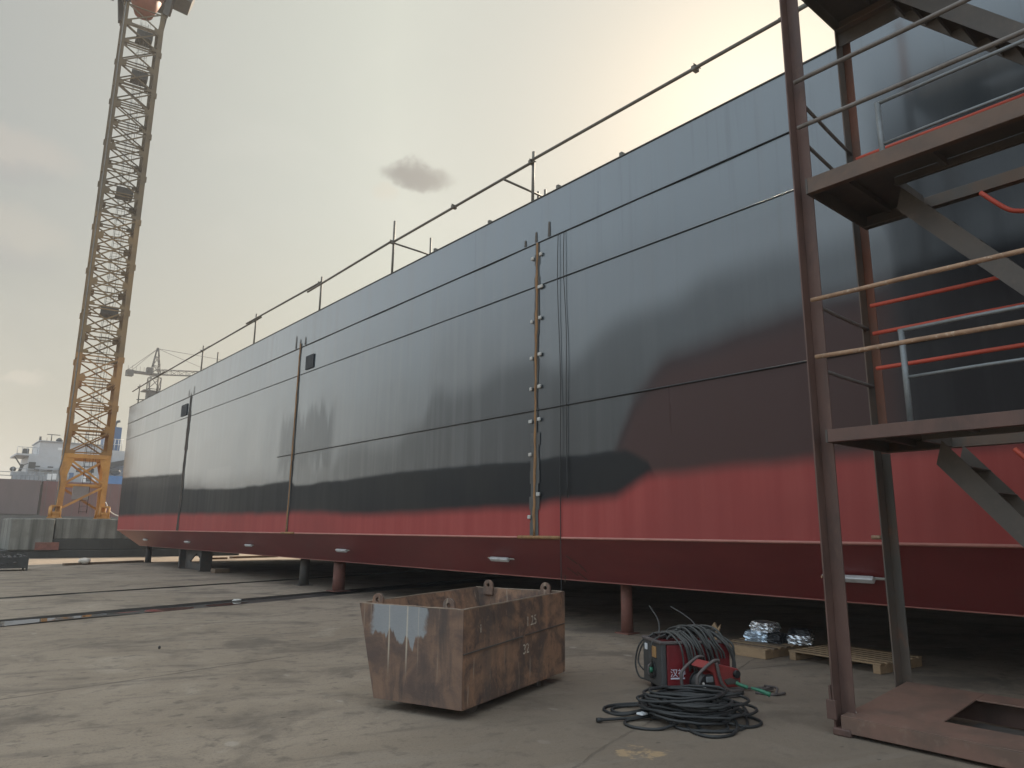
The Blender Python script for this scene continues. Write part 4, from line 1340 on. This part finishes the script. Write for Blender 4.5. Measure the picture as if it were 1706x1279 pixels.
# ------------------------------------------------------------------ pallets and wrapped packs
def pallet(x, y, rz, ln, wd, label, mat_a, mat_b):
    t_ = thing('pallet', label, 'pallet', (x, y, 0), rz, 'wooden pallets under the hull')
    for k in range(3):
        mb = MB()
        yy = k * (ln - 0.09) / 2
        mb.box(0.0, wd, yy, yy + 0.09, 0.0, 0.10)
        mb.build('stringer', mat_a, t_, 0.006)
    n_ = 7
    for k in range(n_):
        mb = MB()
        xx = k * (wd - 0.10) / (n_ - 1)
        mb.box(xx, xx + 0.095, -0.01, ln + 0.01, 0.101, 0.122 + rnd.uniform(-.002, .002))
        mb.build('deck_board', mat_b if k % 2 else mat_a, t_, 0.003)
    return t_


p1 = pallet(8.92, 5.40, -0.02, 0.82, 1.05, 'left wooden pallet under the hull carrying foil wrapped packs', 'wood', 'old_wood')
mb = MB()
mb.box(-0.03, 0.0, 0.0, 0.80, 0.002, 0.115)
mb.build('side_board', 'wood', p1, 0.004)
pallet(9.06, 4.02, -0.08, 1.20, 1.0, 'right wooden pallet with bare pale slats under the hull', 'wood', 'wood')
mb = MB()
mb.prism([(8.95, 6.32, 0.10), (8.95, 6.20, 0.10), (8.99, 6.13, 0.36), (8.99, 6.19, 0.30), (8.99, 6.23, 0.38), (8.98, 6.27, 0.33)], (0.025, 0.0, 0.0))
tag(mb.build('broken_board', 'wood', None), 'splintered board end standing up at the left corner of the pallet', 'board')


def pack(c_, s_, rz, mat_, label, seed):
    mb = MB()
    res = bmesh.ops.create_cube(mb.b, size=1.0)
    bmesh.ops.subdivide_edges(mb.b, edges=mb.b.edges[:], cuts=9, use_grid_fill=True)
    for v in mb.b.verts:
        dn = v.co.copy()
        rr = max(abs(dn.x), abs(dn.y), abs(dn.z)) / max(dn.length, 1e-6)
        v.co = dn * (0.62 + 0.38 * rr / 1.0) * 1.15 if False else dn.lerp(dn.normalized() * 0.56, 0.45)
        k = noise.noise(v.co * 7 + V((seed, 0, 0))) * 0.07 + noise.noise(v.co * 17 + V((seed, 4, 0))) * 0.05
        v.co += v.co.normalized() * k
        v.co = V((v.co.x * s_[0] * 0.8, v.co.y * s_[1] * 0.8, v.co.z * s_[2] * 0.8))
    o_ = mb.build('wrapped_pack', mat_, None, 0, Matrix.Translation(c_) @ Matrix.Rotation(rz, 4, 'Z'))
    return tag(o_, label, 'package', 'wrapped packs on the pallet')


pack((9.55, 5.90, 0.185), (0.34, 0.44, 0.19), 0.3, 'foil_blue', 'bluish film wrapped pack at the bottom left of the pile on the pallet', 1.0)
pack((9.62, 5.66, 0.18), (0.34, 0.30, 0.18), 0.1, 'black_wrap', 'black wrapped pack between the shiny packs on the pallet', 5.0)
pack((9.58, 5.80, 0.32), (0.34, 0.44, 0.19), -0.2, 'foil', 'silver foil pack resting on top of the two lower packs', 2.0)
pack((9.80, 5.42, 0.175), (0.30, 0.42, 0.17), 0.5, 'foil', 'silver foil pack lying apart at the right of the pile', 3.0)
pack((9.93, 5.46, 0.205), (0.30, 0.40, 0.25), 0.2, 'black_wrap', 'black wrapped pack at the back right of the pile', 4.0)

# ------------------------------------------------------------------ tower crane
CX, CY = 7.93, 48.15         # mast centre
HW = 1.18
cr = thing('tower_crane', 'tall yellow lattice tower crane mast standing on a concrete foundation', 'tower crane', (CX, CY, 2.12), R_(-6.0))
ZO = 2.12


def mast_mb(h, leg=0.26, n_mod=2, thick=0.078):
    mb = MB()
    cs = [(-1, -1), (1, -1), (1, 1), (-1, 1)]
    for sx, sy in cs:
        x, y = sx * HW, sy * HW
        mb.box(min(x, x - sx * leg), max(x, x - sx * leg), y - 0.02, y + 0.02, 0, h)
        mb.box(x - 0.02, x + 0.02, min(y - sy * 0.021, y - sy * leg), max(y - sy * 0.021, y - sy * leg), 0, h)
        # flange collar
        mb.box(x - 0.06 if sx > 0 else x - 0.07, x + 0.07 if sx > 0 else x + 0.06, y - 0.07, y + 0.07, h - 0.35, h - 0.0)
    hm = h / n_mod
    for i in range(4):
        a_, b_ = cs[i], cs[(i + 1) % 4]
        A = V((a_[0] * HW, a_[1] * HW, 0)); B = V((b_[0] * HW, b_[1] * HW, 0))
        nrm = V(((a_[0] + b_[0]) / 2, (a_[1] + b_[1]) / 2, 0))
        ins = (B - A).normalized() * 0.2
        for k in range(n_mod):
            z0, z1 = hm * k + 0.12, hm * (k + 1) - 0.12
            mb.bar(A + ins + V((0, 0, z0)) - nrm * 0.03, B - ins + V((0, 0, z1)) - nrm * 0.03, thick, 0.05, nrm)
            mb.bar(A + ins + V((0, 0, z1)) - nrm * 0.085, B - ins + V((0, 0, z0)) - nrm * 0.085, thick, 0.05, nrm)
            for zz in (hm * k + 0.09, hm * (k + 1) - 0.09):
                mb.bar(A + ins * 0.5 + V((0, 0, zz)) - nrm * 0.14, B - ins * 0.5 + V((0, 0, zz)) - nrm * 0.14, 0.07, 0.05, nrm)
            # gusset plates
            for P, sg in ((A, 1), (B, -1)):
                c_ = P + (B - A).normalized() * sg * 0.30 + V((0, 0, hm * k))
                mb.box(c_.x - (0.22 if abs(nrm.y) > .5 else 0.012), c_.x + (0.22 if abs(nrm.y) > .5 else 0.012),
                       c_.y - (0.22 if abs(nrm.x) > .5 else 0.012), c_.y + (0.22 if abs(nrm.x) > .5 else 0.012), max(0.0, c_.z - 0.2), c_.z + 0.2)
    return mb


sec = mast_mb(2.93).build('mast_section', 'crane_mast', cr)
z = 5.72 - ZO
sec.location = (0, 0, z)
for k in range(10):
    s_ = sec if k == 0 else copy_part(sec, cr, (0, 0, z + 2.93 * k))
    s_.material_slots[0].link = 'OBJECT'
    s_.material_slots[0].material = M['crane_mast_low'] if k < 2 else M['crane_mast_mid'] if k < 5 else M['crane_mast']  # mast colour graded in steps, darker towards the top
ZTOP = 5.72 - ZO + 29.3
# base frame: heavy legs on pads
bh_ = 5.72 - ZO
for sx in (-1, 1):
    for sy in (-1, 1):
        mb = MB()
        x, y = sx * HW, sy * HW
        q_ = 0.34
        mb.quadbox([(x - sx * 0.02 - 0.0, y, 0.35), (x - sx * (q_ - 0.08), y, 0.35), (x - sx * (q_ - 0.08), y - sy * 0.3, 0.35), (x - sx * 0.02, y - sy * 0.3, 0.35),
                    (x, y, bh_), (x - sx * q_, y, bh_), (x - sx * q_, y - sy * 0.34, bh_), (x, y - sy * 0.34, bh_)])
        # tapering gusset at the head
        mb.prism([(x - sx * 0.30, y - sy * 0.02, bh_), (x - sx * 0.62, y - sy * 0.02, bh_), (x - sx * 0.30, y - sy * 0.02, bh_ - 1.2)], (0, -sy * 0.03, 0))
        # foot cluster
        mb.box(x - 0.34, x + 0.30, y - 0.32, y + 0.32, 0.0, 0.06)
        mb.box(x - 0.24, x + 0.20, y - 0.22, y + 0.22, 0.061, 0.22)
        mb.box(x - 0.29, x + 0.24, y - 0.26, y + 0.26, 0.221, 0.34)
        for dx in (-0.24, 0.20):
            for dy in (-0.25, 0.25):
                mb.cyl((x + dx, y + dy, 0.061), (x + dx, y + dy, 0.62), 0.05, 8)
        mb.box(x - 0.28, x + 0.24, y - 0.27, y + 0.27, 0.62, 0.70)
        mb.build('base_leg', 'crane_yellow', cr)
mb = MB()
for sy in (-1, 1):
    y = sy * HW
    mb.bar((-0.95, y - sy * 0.05, 0.55), (0.95, y - sy * 0.05, 1.75), 0.12, 0.16, (0, 1, 0)) if sy < 0 else mb.bar((0.95, y - 0.05, 0.55), (-0.95, y - 0.05, 1.75), 0.12, 0.16, (0, 1, 0))
    mb.bar((-0.95, y - sy * 0.07, 3.35), (0.95, y - sy * 0.07, 1.95), 0.10, 0.13, (0, 1, 0))
    mb.bar((-0.95, y - sy * 0.16, 1.95), (0.95, y - sy * 0.16, 3.35), 0.10, 0.10, (0, 1, 0))
    mb.bar((-1.0, y - sy * 0.20, 1.85), (1.0, y - sy * 0.20, 1.85), 0.10, 0.12, (0, 0, 1))
    mb.bar((-1.0, y - sy * 0.05, bh_ - 0.12), (1.0, y - sy * 0.05, bh_ - 0.12), 0.14, 0.24, (0, 0, 1))
for sx in (-1, 1):
    x = sx * HW
    mb.bar((x - sx * 0.07, -0.95, 0.55), (x - sx * 0.07, 0.95, 1.75), 0.10, 0.14, (1, 0, 0))
    mb.bar((x - sx * 0.07, 0.95, 1.95), (x - sx * 0.07, -0.95, 3.35), 0.10, 0.12, (1, 0, 0))
    mb.bar((x - sx * 0.16, -0.95, 1.95), (x - sx * 0.16, 0.95, 3.35), 0.10, 0.10, (1, 0, 0))
    mb.bar((x - sx * 0.2, -1.0, 1.85), (x - sx * 0.2, 1.0, 1.85), 0.10, 0.12)
    mb.bar((x - sx * 0.05, -1.0, bh_ - 0.12), (x - sx * 0.05, 1.0, bh_ - 0.12), 0.14, 0.24)
mb.build('base_brace', 'crane_yellow', cr)
mb = MB()
mb.box(-0.45, 0.35, 0.05, 0.55, 1.10, 1.85)
mb.box(-0.50, 0.40, 0.0, 0.60, 1.851, 1.90)
mb.build('control_box', 'ship_grey', cr, 0.02)
# ladder with safety hoops, rest platforms
mb = MB()
lx, ly = 0.20, 0.55
for sx in (-0.2, 0.2):
    mb.tube([(lx + sx, ly, 0.3), (lx + sx, ly, ZTOP)], 0.016, 5)
zz = 0.4
while zz < ZTOP:
    mb.tube([(lx - 0.2, ly, zz), (lx + 0.2, ly, zz)], 0.011, 4)
    zz += 0.32
zz = 3.0
while zz < ZTOP:
    mb.tube([(lx + 0.33 * math.cos(a_), ly - 0.30 + 0.33 * math.sin(a_), zz) for a_ in [2 * math.pi * k / 14 for k in range(14)]], 0.011, 4, True, True)
    zz += 1.3
for a_ in (3.6, 4.7, 5.8):
    mb.tube([(lx + 0.33 * math.cos(a_), ly - 0.30 + 0.33 * math.sin(a_), 3.0), (lx + 0.33 * math.cos(a_), ly - 0.30 + 0.33 * math.sin(a_), ZTOP)], 0.009, 4)
mb.build('ladder', 'crane_dark', cr)
for z in (14.4 - ZO, 22.3 - ZO, 30.6 - ZO, 33.6 - ZO):
    mb = MB()
    mb.box(-0.25, 0.72, 0.0, 0.95, z, z + 0.06)
    mb.box(-0.25, 0.72, 0.0, 0.02, z + 0.061, z + 0.50)
    mb.build('rest_platform', 'crane_dark', cr)
mb = MB()
mb.tube(smooth_path([(-HW - 0.08, -HW - 0.05, 0.4), (-HW - 0.02, -HW - 0.06, 2.0), (-HW - 0.12, -HW - 0.08, 2.6), (-HW - 0.02, -HW - 0.05, 3.6), (-HW + 0.06, -HW - 0.05, 8), (-HW + 0.06, -HW - 0.05, ZTOP)], 5), 0.035, 6)
mb.build('power_cable', 'hose', cr)
# slewing ring, turntable and cab at the top of the picture
ZTOP += 1.6
mb = MB()
for sx in (-1, 1):
    for sy in (-1, 1):
        mb.bar((sx * HW, sy * HW, ZTOP - 1.7), (sx * (HW + 0.22), sy * (HW + 0.22), ZTOP + 0.4), 0.34, 0.34, (0, 1, 0))
mb.box(-1.75, 1.75, -1.75, 1.75, ZTOP + 0.401, ZTOP + 0.55)
mb.build('slewing_platform', 'crane_dark', cr)
mb = MB()
mb.tube([(0, 0, ZTOP - 1.4), (0, 0, ZTOP + 0.35)], [0.55, 1.15], 28)
mb.tube([(0, 0, ZTOP + 0.56), (0, 0, ZTOP + 1.1)], 1.2, 28)
mb.build('slewing_ring', 'crane_red', cr)
mb = MB()
mb.box(-1.1, 1.1, -1.1, 1.1, ZTOP + 1.11, ZTOP + 2.6)
mb.build('turntable', 'crane_mast', cr, 0.03)
cabx = 1.62
mb = MB()
mb.prism([(cabx, -1.9, ZTOP - 0.45), (cabx + 0.95, -1.9, ZTOP - 0.55), (cabx + 1.25, -1.9, ZTOP + 0.4), (cabx + 1.1, -1.9, ZTOP + 1.7), (cabx, -1.9, ZTOP + 1.7)], (0, 1.5, 0))
cb = mb.build('cab', 'crane_dark', cr, 0.03)
mb = MB()
mb.prism([(cabx + 0.12, -1.93, ZTOP - 0.30), (cabx + 0.88, -1.93, ZTOP - 0.38), (cabx + 1.08, -1.93, ZTOP + 0.4), (cabx + 0.95, -1.93, ZTOP + 1.45), (cabx + 0.12, -1.93, ZTOP + 1.45)], (0, 0.02, 0))
mb.build('cab_window', 'cab_white', cb)
mb = MB()
mb.box(-2.3, -1.76, -1.7, 1.2, ZTOP - 0.35, ZTOP + 0.75)
mb.build('side_platform', 'crane_dark', cr, 0.02)

# foundation
f_ = thing('crane_foundation', 'stained grey concrete block foundation under the yellow tower crane', 'foundation', (7.65, 48, 0))
mb = MB()
mb.box(-1.05, 6.5, -1.6, 2.6, 0.98, 2.10)
mb.build('upper_block', 'foundation', f_, 0.05)
mb = MB()
mb.box(-3.1, -1.12, -1.85, 2.4, 0.40, 2.06)
mb.build('end_block', 'foundation', f_, 0.06)
mb = MB()
mb.box(-4.5, 9.0, -1.75, 3.0, 0.0, 0.40)
mb.box(-1.1, 7.4, -1.70, 2.9, 0.401, 0.975)
mb.build('footing', 'foundation_dark', f_, 0.04)
mb = MB()
mb.tube(smooth_path([(8.95, 46.75, 3.05), (9.3, 46.6, 2.45), (10.0, 46.3, 2.2), (10.7, 46.0, 2.3)], 5), 0.025, 6)
tag(mb.build('mooring_rope', 'white_chip', None), 'pale rope slung from the right foot of the yellow crane towards the hull', 'rope')
mb = MB()
mb.box(5.75, 6.85, 46.14, 46.22, 0.41, 0.82)
tag(mb.build('rusty_plate', 'chock_red', None, 0.01), 'small rusty red plate leaning on the crane foundation', 'plate')

# ------------------------------------------------------------------ ship behind the yard
SY = 120.0


def sx_(cx_):          # crop column -> world x at the ship's distance is measured once, below in metres
    return cx_


sh = thing('cargo_ship', 'white and blue cargo ship with a dark red hull berthed behind the crane', 'ship', (15, SY, 0))


def sbox(name, x0, x1, y0, y1, z0, z1, mat_, par=None, bev=0.0):
    mb = MB()
    mb.box(x0 - 15, x1 - 15, y0, y1, z0, z1)
    return mb.build(name, mat_, par or sh, bev)


hl = sbox('hull', 14.95, 60.0, 0, 14, 0.0, 8.0, 'ship_red')
sbox('sheer_strake', 22.6, 60.0, -0.05, 14.05, 8.001, 9.2, 'ship_blue_b')
mb = MB()
for k in range(9):
    mb.bar((0.4 + 1.15 * k, -0.02, 0.5), (0.4 + 1.15 * k, -0.02, 7.9), 0.05, 0.03, (0, 1, 0))
mb.build('hull_frames', 'ship_maroon', hl)
dkh = sbox('deck_house', 13.0, 22.3, 2.0, 11, 7.6, 11.6, 'ship_white')
sbox('bridge', 14.15, 22.0, 2.3, 10, 11.601, 13.75, 'ship_white')
wg = sbox('bridge_wing', 11.5, 14.149, 2.2, 9.8, 11.602, 11.85, 'ship_white')
mb = MB()
for k in range(5):
    mb.tube([(-3.45 + 0.6 * k, 2.25, 11.85), (-3.45 + 0.6 * k, 2.25, 12.75)], 0.04, 5)
mb.tube([(-3.45, 2.25, 12.75), (-0.9, 2.25, 12.75)], 0.04, 5)
mb.build('wing_rail', 'ship_grey', wg)
mb = MB()
mb.box(-2.75, -2.0, 2.6, 3.4, 11.851, 12.6)
mb.build('searchlight', 'ship_dark', wg, 0.1)
for x0 in (16.4,):
    sbox('window', x0, x0 + 1.1, 2.25, 2.29, 12.65, 13.0, 'label_white')
for x0 in (13.8, 15.4, 19.0, 20.6):
    sbox('window', x0, x0 + 0.7, 1.95, 1.99, 9.6, 10.2, 'glass')
sbox('bridge_roof', 14.0, 22.1, 2.1, 10.2, 13.76, 13.88, 'ship_grey')
mb = MB()
mb.tube([(0.65, 4, 13.9), (0.65, 4, 15.0)], 0.07, 6)
mb.bar((0.05, 4, 15.0), (1.7, 4, 15.0), 0.12, 0.10)
mb.tube([(-0.7, 4, 13.9), (-0.7, 4, 14.6)], 0.16, 6)
mb.tube([(0.1, 4, 13.9), (0.1, 4, 14.5)], 0.03, 5)
mb.tube([(3.2, 4, 13.9), (3.2, 4, 18.3)], 0.035, 5)
mb.tube([(5.0, 4, 13.9), (5.0, 4, 15.8)], 0.06, 5)
mb.tube([(2.4, 4, 13.9), (2.4, 4, 17.0)], 0.03, 5)
for zz in (15.1, 16.4, 17.7):
    mb.bar((2.7, 4, zz), (3.3, 4, zz), 0.05, 0.05)
for k in range(8):
    mb.tube([(3.5 + 0.45 * k, 3.0, 13.9), (3.5 + 0.45 * k, 3.0, 14.9)], 0.03, 4)
mb.tube([(3.4, 3.0, 14.9), (6.9, 3.0, 14.9)], 0.03, 4)
mb.build('antenna_mast', 'ship_dark', sh)
mb = MB()
mb.blob((1.75, 4.5, 14.25), (0.45, 0.45, 0.42), 2, 0.02)
mb.build('radar_dome', 'ship_dark', sh)
fn = sbox('funnel', 22.6, 24.6, 3.0, 7.0, 13.2, 16.85, 'ship_blue', None, 0.06)
mb = MB()
mb.tube(smooth_path([(9.0, 5, 16.6), (9.0, 5, 17.5), (9.2, 5, 17.9), (9.6, 5, 18.05)], 4), 0.20, 8)
mb.build('exhaust_pipe', 'ship_dark', fn)
sbox('funnel_casing', 22.3, 26.0, 2.5, 8.0, 10.9, 13.19, 'ship_white')
mb = MB()
for k in range(6):
    mb.tube([(7.2 + 0.5 * k, 2.4, 13.2), (7.2 + 0.5 * k, 2.4, 14.9)], 0.045, 4)
mb.tube([(7.2, 2.4, 14.9), (9.9, 2.4, 14.9)], 0.05, 4)
mb.tube([(7.2, 2.4, 14.1), (9.9, 2.4, 14.1)], 0.04, 4)
mb.build('deck_rail', 'ship_white', sh)
sbox('casing_door', 22.9, 23.6, 2.44, 2.48, 11.2, 12.8, 'ship_grey')
# sloping lifeboat deck and boat
mb = MB()
mb.prism([(7.0, 1.0, 10.9), (11.0, 1.0, 12.0), (11.0, 1.0, 11.2), (7.0, 1.0, 10.2)], (0, 2.0, 0))
mb.build('boat_deck', 'ship_dark', sh)
mb = MB()
mb.blob((9.0, 1.2, 9.85), (0.75, 0.5, 0.55), 2, 0.03)
mb.build('lifeboat_bow', 'ship_dark', sh)
sbox('poop_house', 22.4, 27, 3.5, 9, 9.2, 10.895, 'ship_grey')
# deck clutter forward of the house
mb = MB()
mb.box(-3.7, 3.6, 0.4, 1.6, 8.05, 8.55)
mb.box(-3.9, -2.0, 0.6, 1.9, 8.551, 9.1)
for k in range(14):
    x = -3.8 + 0.52 * k
    mb.tube([(x, 0.3, 8.0), (x, 0.3, 9.2 + 0.5 * (k % 3 == 0))], 0.04, 4)
for zz in (8.7, 9.15, 9.6):
    mb.tube([(-3.9, 0.3, zz), (3.0, 0.3, zz)], 0.035, 4)
mb.box(-1.2, 1.8, 1.0, 1.8, 9.7, 9.95)
mb.build('deck_gear', 'ship_grey', sh)
mb = MB()
mb.bar((-3.0, 1.0, 9.2), (-2.7, 1.0, 10.2), 0.35, 0.35)
mb.bar((-2.7, 1.0, 9.7), (-3.8, 1.0, 11.3), 0.10, 0.16)
mb.bar((-3.0, 1.0, 9.9), (-2.1, 1.0, 10.4), 0.10, 0.10)
mb.box(-2.0, -1.2, 0.8, 1.4, 9.7, 10.6)
mb.blob((-3.75, 1.0, 9.5), (0.4, 0.4, 0.35), 2, 0.03)
mb.build('deck_davit', 'ship_dark', sh)
for k, (x, z, mt) in enumerate([(0.3, 8.7, 'label_white'), (0.9, 8.75, 'label_white'), (4.6, 8.6, 'label_white'), (5.2, 8.75, 'ship_dark'), (5.9, 8.7, 'label_white'), (3.0, 9.0, 'ship_blue')]):
    sbox('deck_locker', 15 + x, 15.5 + x, 0.2, 0.7, z - 0.5, z + 0.35, mt)
# adjoining faded maroon hull section and its dark gap
hs = thing('hull_section', 'faded maroon hull block standing left of the red ship', 'hull section', (4, SY - 2, 0))
mb = MB()
mb.box(-26, 10.4, 0, 12, 3.3, 7.95)
mb.build('plating', 'ship_maroon', hs, 0.04)
mb = MB()
mb.box(-26, 10.8, 0.3, 12, 0.0, 3.295)
mb.build('lower_plating', 'ship_dark', hs)
mb = MB()
for zz in (8.45, 8.95):
    mb.tube([(-26, 0.5, zz), (7.0, 0.5, zz)], 0.05, 5)
for k in range(12):
    mb.tube([(7.0 - 2.6 * k, 0.5, 7.95), (7.0 - 2.6 * k, 0.5, 8.95)], 0.04, 4)
mb.build('rail', 'ship_grey', hs)
wq = MB()
wq.box(-60, 90, 0, 3, 0, 3.1)
tag(wq.build('quay_wall', 'ship_dark', None, 0, Matrix.Translation((0, SY - 6, 0))), 'low dark quay wall in front of the berthed ship', 'wall')

# ------------------------------------------------------------------ distant second tower crane
c2 = thing('tower_crane', 'small distant hammerhead tower crane seen above the far end of the barge', 'tower crane', (30.0, 130, 0))
mb = MB()


def lattice(mb, p0, p1, w0, w1, step, r, upv=(0, 0, 1)):
    p0, p1 = V(p0), V(p1)
    a_ = (p1 - p0)
    n_ = max(1, int(a_.length / step))
    u = V(upv)
    sd = a_.normalized().cross(u).normalized()
    up_ = sd.cross(a_.normalized())
    prev = None
    for k in range(n_ + 1):
        f = k / n_
        w_ = w0 + (w1 - w0) * f
        c_ = p0 + a_ * f
        ring = [c_ + sd * w_ * i + up_ * w_ * j for i, j in ((-1, -1), (1, -1), (1, 1), (-1, 1))]
        if prev:
            for i in range(4):
                mb.tube([prev[i], ring[i]], r, 4)
                mb.tube([prev[i], ring[(i + 1) % 4]], r * 0.7, 4)
                mb.tube([ring[i], ring[(i + 1) % 4]], r * 0.7, 4)
        prev = ring


lattice(mb, (0, 0, 0), (0, 0, 26.6), 0.85, 0.85, 1.9, 0.09, (0, 1, 0))
mb.build('mast', 'crane_dark', c2)
mb = MB()
lattice(mb, (0, 0, 27.0), (0.0, 0, 31.8), 0.7, 0.12, 1.2, 0.08, (0, 1, 0))
mb.build('tower_head', 'crane_dark', c2)
mb = MB()
lattice(mb, (0, 0, 27.6), (27.0, 0, 30.4), 0.42, 0.35, 1.2, 0.05)
mb.build('jib', 'crane_dark', c2)
mb = MB()
mb.box(-4.4, 0.3, -0.6, 0.6, 27.0, 27.3)
mb.box(-4.4, -3.4, -0.7, 0.7, 26.4, 27.35)
mb.box(-1.4, -0.4, -0.5, 0.5, 27.31, 28.2)
for k in range(7):
    mb.tube([(-4.3 + 0.6 * k, -0.6, 27.3), (-4.3 + 0.6 * k, -0.6, 28.1)], 0.03, 4)
mb.build('counter_jib', 'crane_dark', c2)
mb = MB()
mb.tube([(0, 0, 31.7), (-4.2, 0, 27.4)], 0.035, 4)
mb.tube([(0, 0, 31.7), (-3.6, 0, 27.4)], 0.03, 4)
mb.tube([(0, 0, 31.7), (22, 0, 31.3)], 0.035, 4)
mb.tube([(0, 0, 31.7), (9.5, 0, 28.9)], 0.035, 4)
mb.build('tie_line', 'crane_dark', c2)
mb = MB()
mb.box(-1.7, 1.7, -1.2, 1.2, 24.1, 24.25)
mb.box(-1.6, 1.6, -1.2, 1.2, 21.4, 21.5)
mb.box(-0.9, 0.9, -0.9, 0.9, 23.0, 24.05)
mb.build('climbing_platform', 'crane_dark', c2)

# ------------------------------------------------------------------ scrap cage at the left edge and small litter
sc_ = thing('scrap_cage', 'low steel cage on legs full of scrap at the left edge of the yard', 'scrap cage', (2.9, 33.5, 0))
mb = MB()
for x in (-1.0, 1.05):
    for y in (-0.5, 0.5):
        mb.bar((x, y, 0.0), (x, y, 0.68), 0.06, 0.06)
mb.build('leg', 'crane_dark', sc_)
mb = MB()
mb.box(-1.02, 1.07, -0.52, 0.52, 0.10, 0.14)
mb.box(-1.02, 1.07, -0.52, -0.50, 0.141, 0.50)
mb.box(-1.02, 1.07, 0.50, 0.52, 0.141, 0.50)
mb.box(-1.02, -1.0, -0.499, 0.499, 0.141, 0.50)
mb.box(1.05, 1.07, -0.499, 0.499, 0.141, 0.50)
mb.build('tray', 'crane_dark', sc_)
mb = MB()
rnd = random.Random(5)
for k in range(150):
    x, y, z = rnd.uniform(-1, 1.05), rnd.uniform(-0.58, 0.48), rnd.uniform(0.22, 0.58)
    mb.blob((x, y, z), (rnd.uniform(.03, .09), rnd.uniform(.03, .09), rnd.uniform(.02, .06)), 1, 0.3, 2.0, k, False)
o_ = mb.build('scrap_heap', 'scrap', None, 0, Matrix.Translation((2.9, 33.5, 0)))
tag(o_, 'heap of dark scrap with bright bits filling the cage', 'scrap', None, 'stuff')
mb = MB()
mb.bar((5.7, 36.6, 0.05), (9.3, 38.6, 0.05), 0.16, 0.10)
tag(mb.build('timber_beam', 'old_wood', None, 0.01), 'long dark timber lying on the sunlit ground near the crane', 'timber')
mb = MB()
mb.blob((6.55, 37.0, 0.17), (0.24, 0.18, 0.13), 3, 0.2, 2.0, 3.0)
tag(mb.build('sack', 'sack', None), 'white sack lying on the long timber on the sunlit ground', 'sack')
mb = MB()
mb.bar((17.5, 42.5, 0.06), (14.5, 41.5, 0.06), 0.3, 0.12)
tag(mb.build('timber_beam', 'old_wood', None, 0.01), 'short dark timber on the sunlit strip under the far end of the hull', 'timber')
mb = MB()
mb.bar((13.0, 40.6, 0.05), (14.0, 40.9, 0.05), 0.35, 0.1)
tag(mb.build('plank', 'old_wood', None, 0.01), 'small plank lying on the sunlit strip just right of the trestle', 'plank')
for x, y, sx, lab in ((6.15, 17.0, 0.10, 'white scrap of paper on the far lip of the drain channel'), (2.95, 10.9, 0.016, 'tiny dark bolt lying on the bare concrete')):
    mb = MB()
    mb.blob((x, y, 0.02), (sx, sx * 0.7, 0.025), 2, 0.3, 2.0, x)
    tag(mb.build('litter', 'paper' if sx > .05 else 'crane_dark', None), lab, 'litter')

# ------------------------------------------------------------------ haze
HAZE = 0.0011
if HAZE:
    m, q = new_mat('haze_air')
    pv = q.n('ShaderNodeVolumePrincipled', {'Color': (0.86, 0.87, 0.88), 'Density': HAZE, 'Anisotropy': 0.05})
    q.n('ShaderNodeOutputMaterial', {1: pv.outputs[0]})
    mb = MB()
    mb.box(-1200, 1200, -1200, 1200, -1.2, 46)
    hz = mb.build('haze', m)
    hz['kind'] = 'stuff'
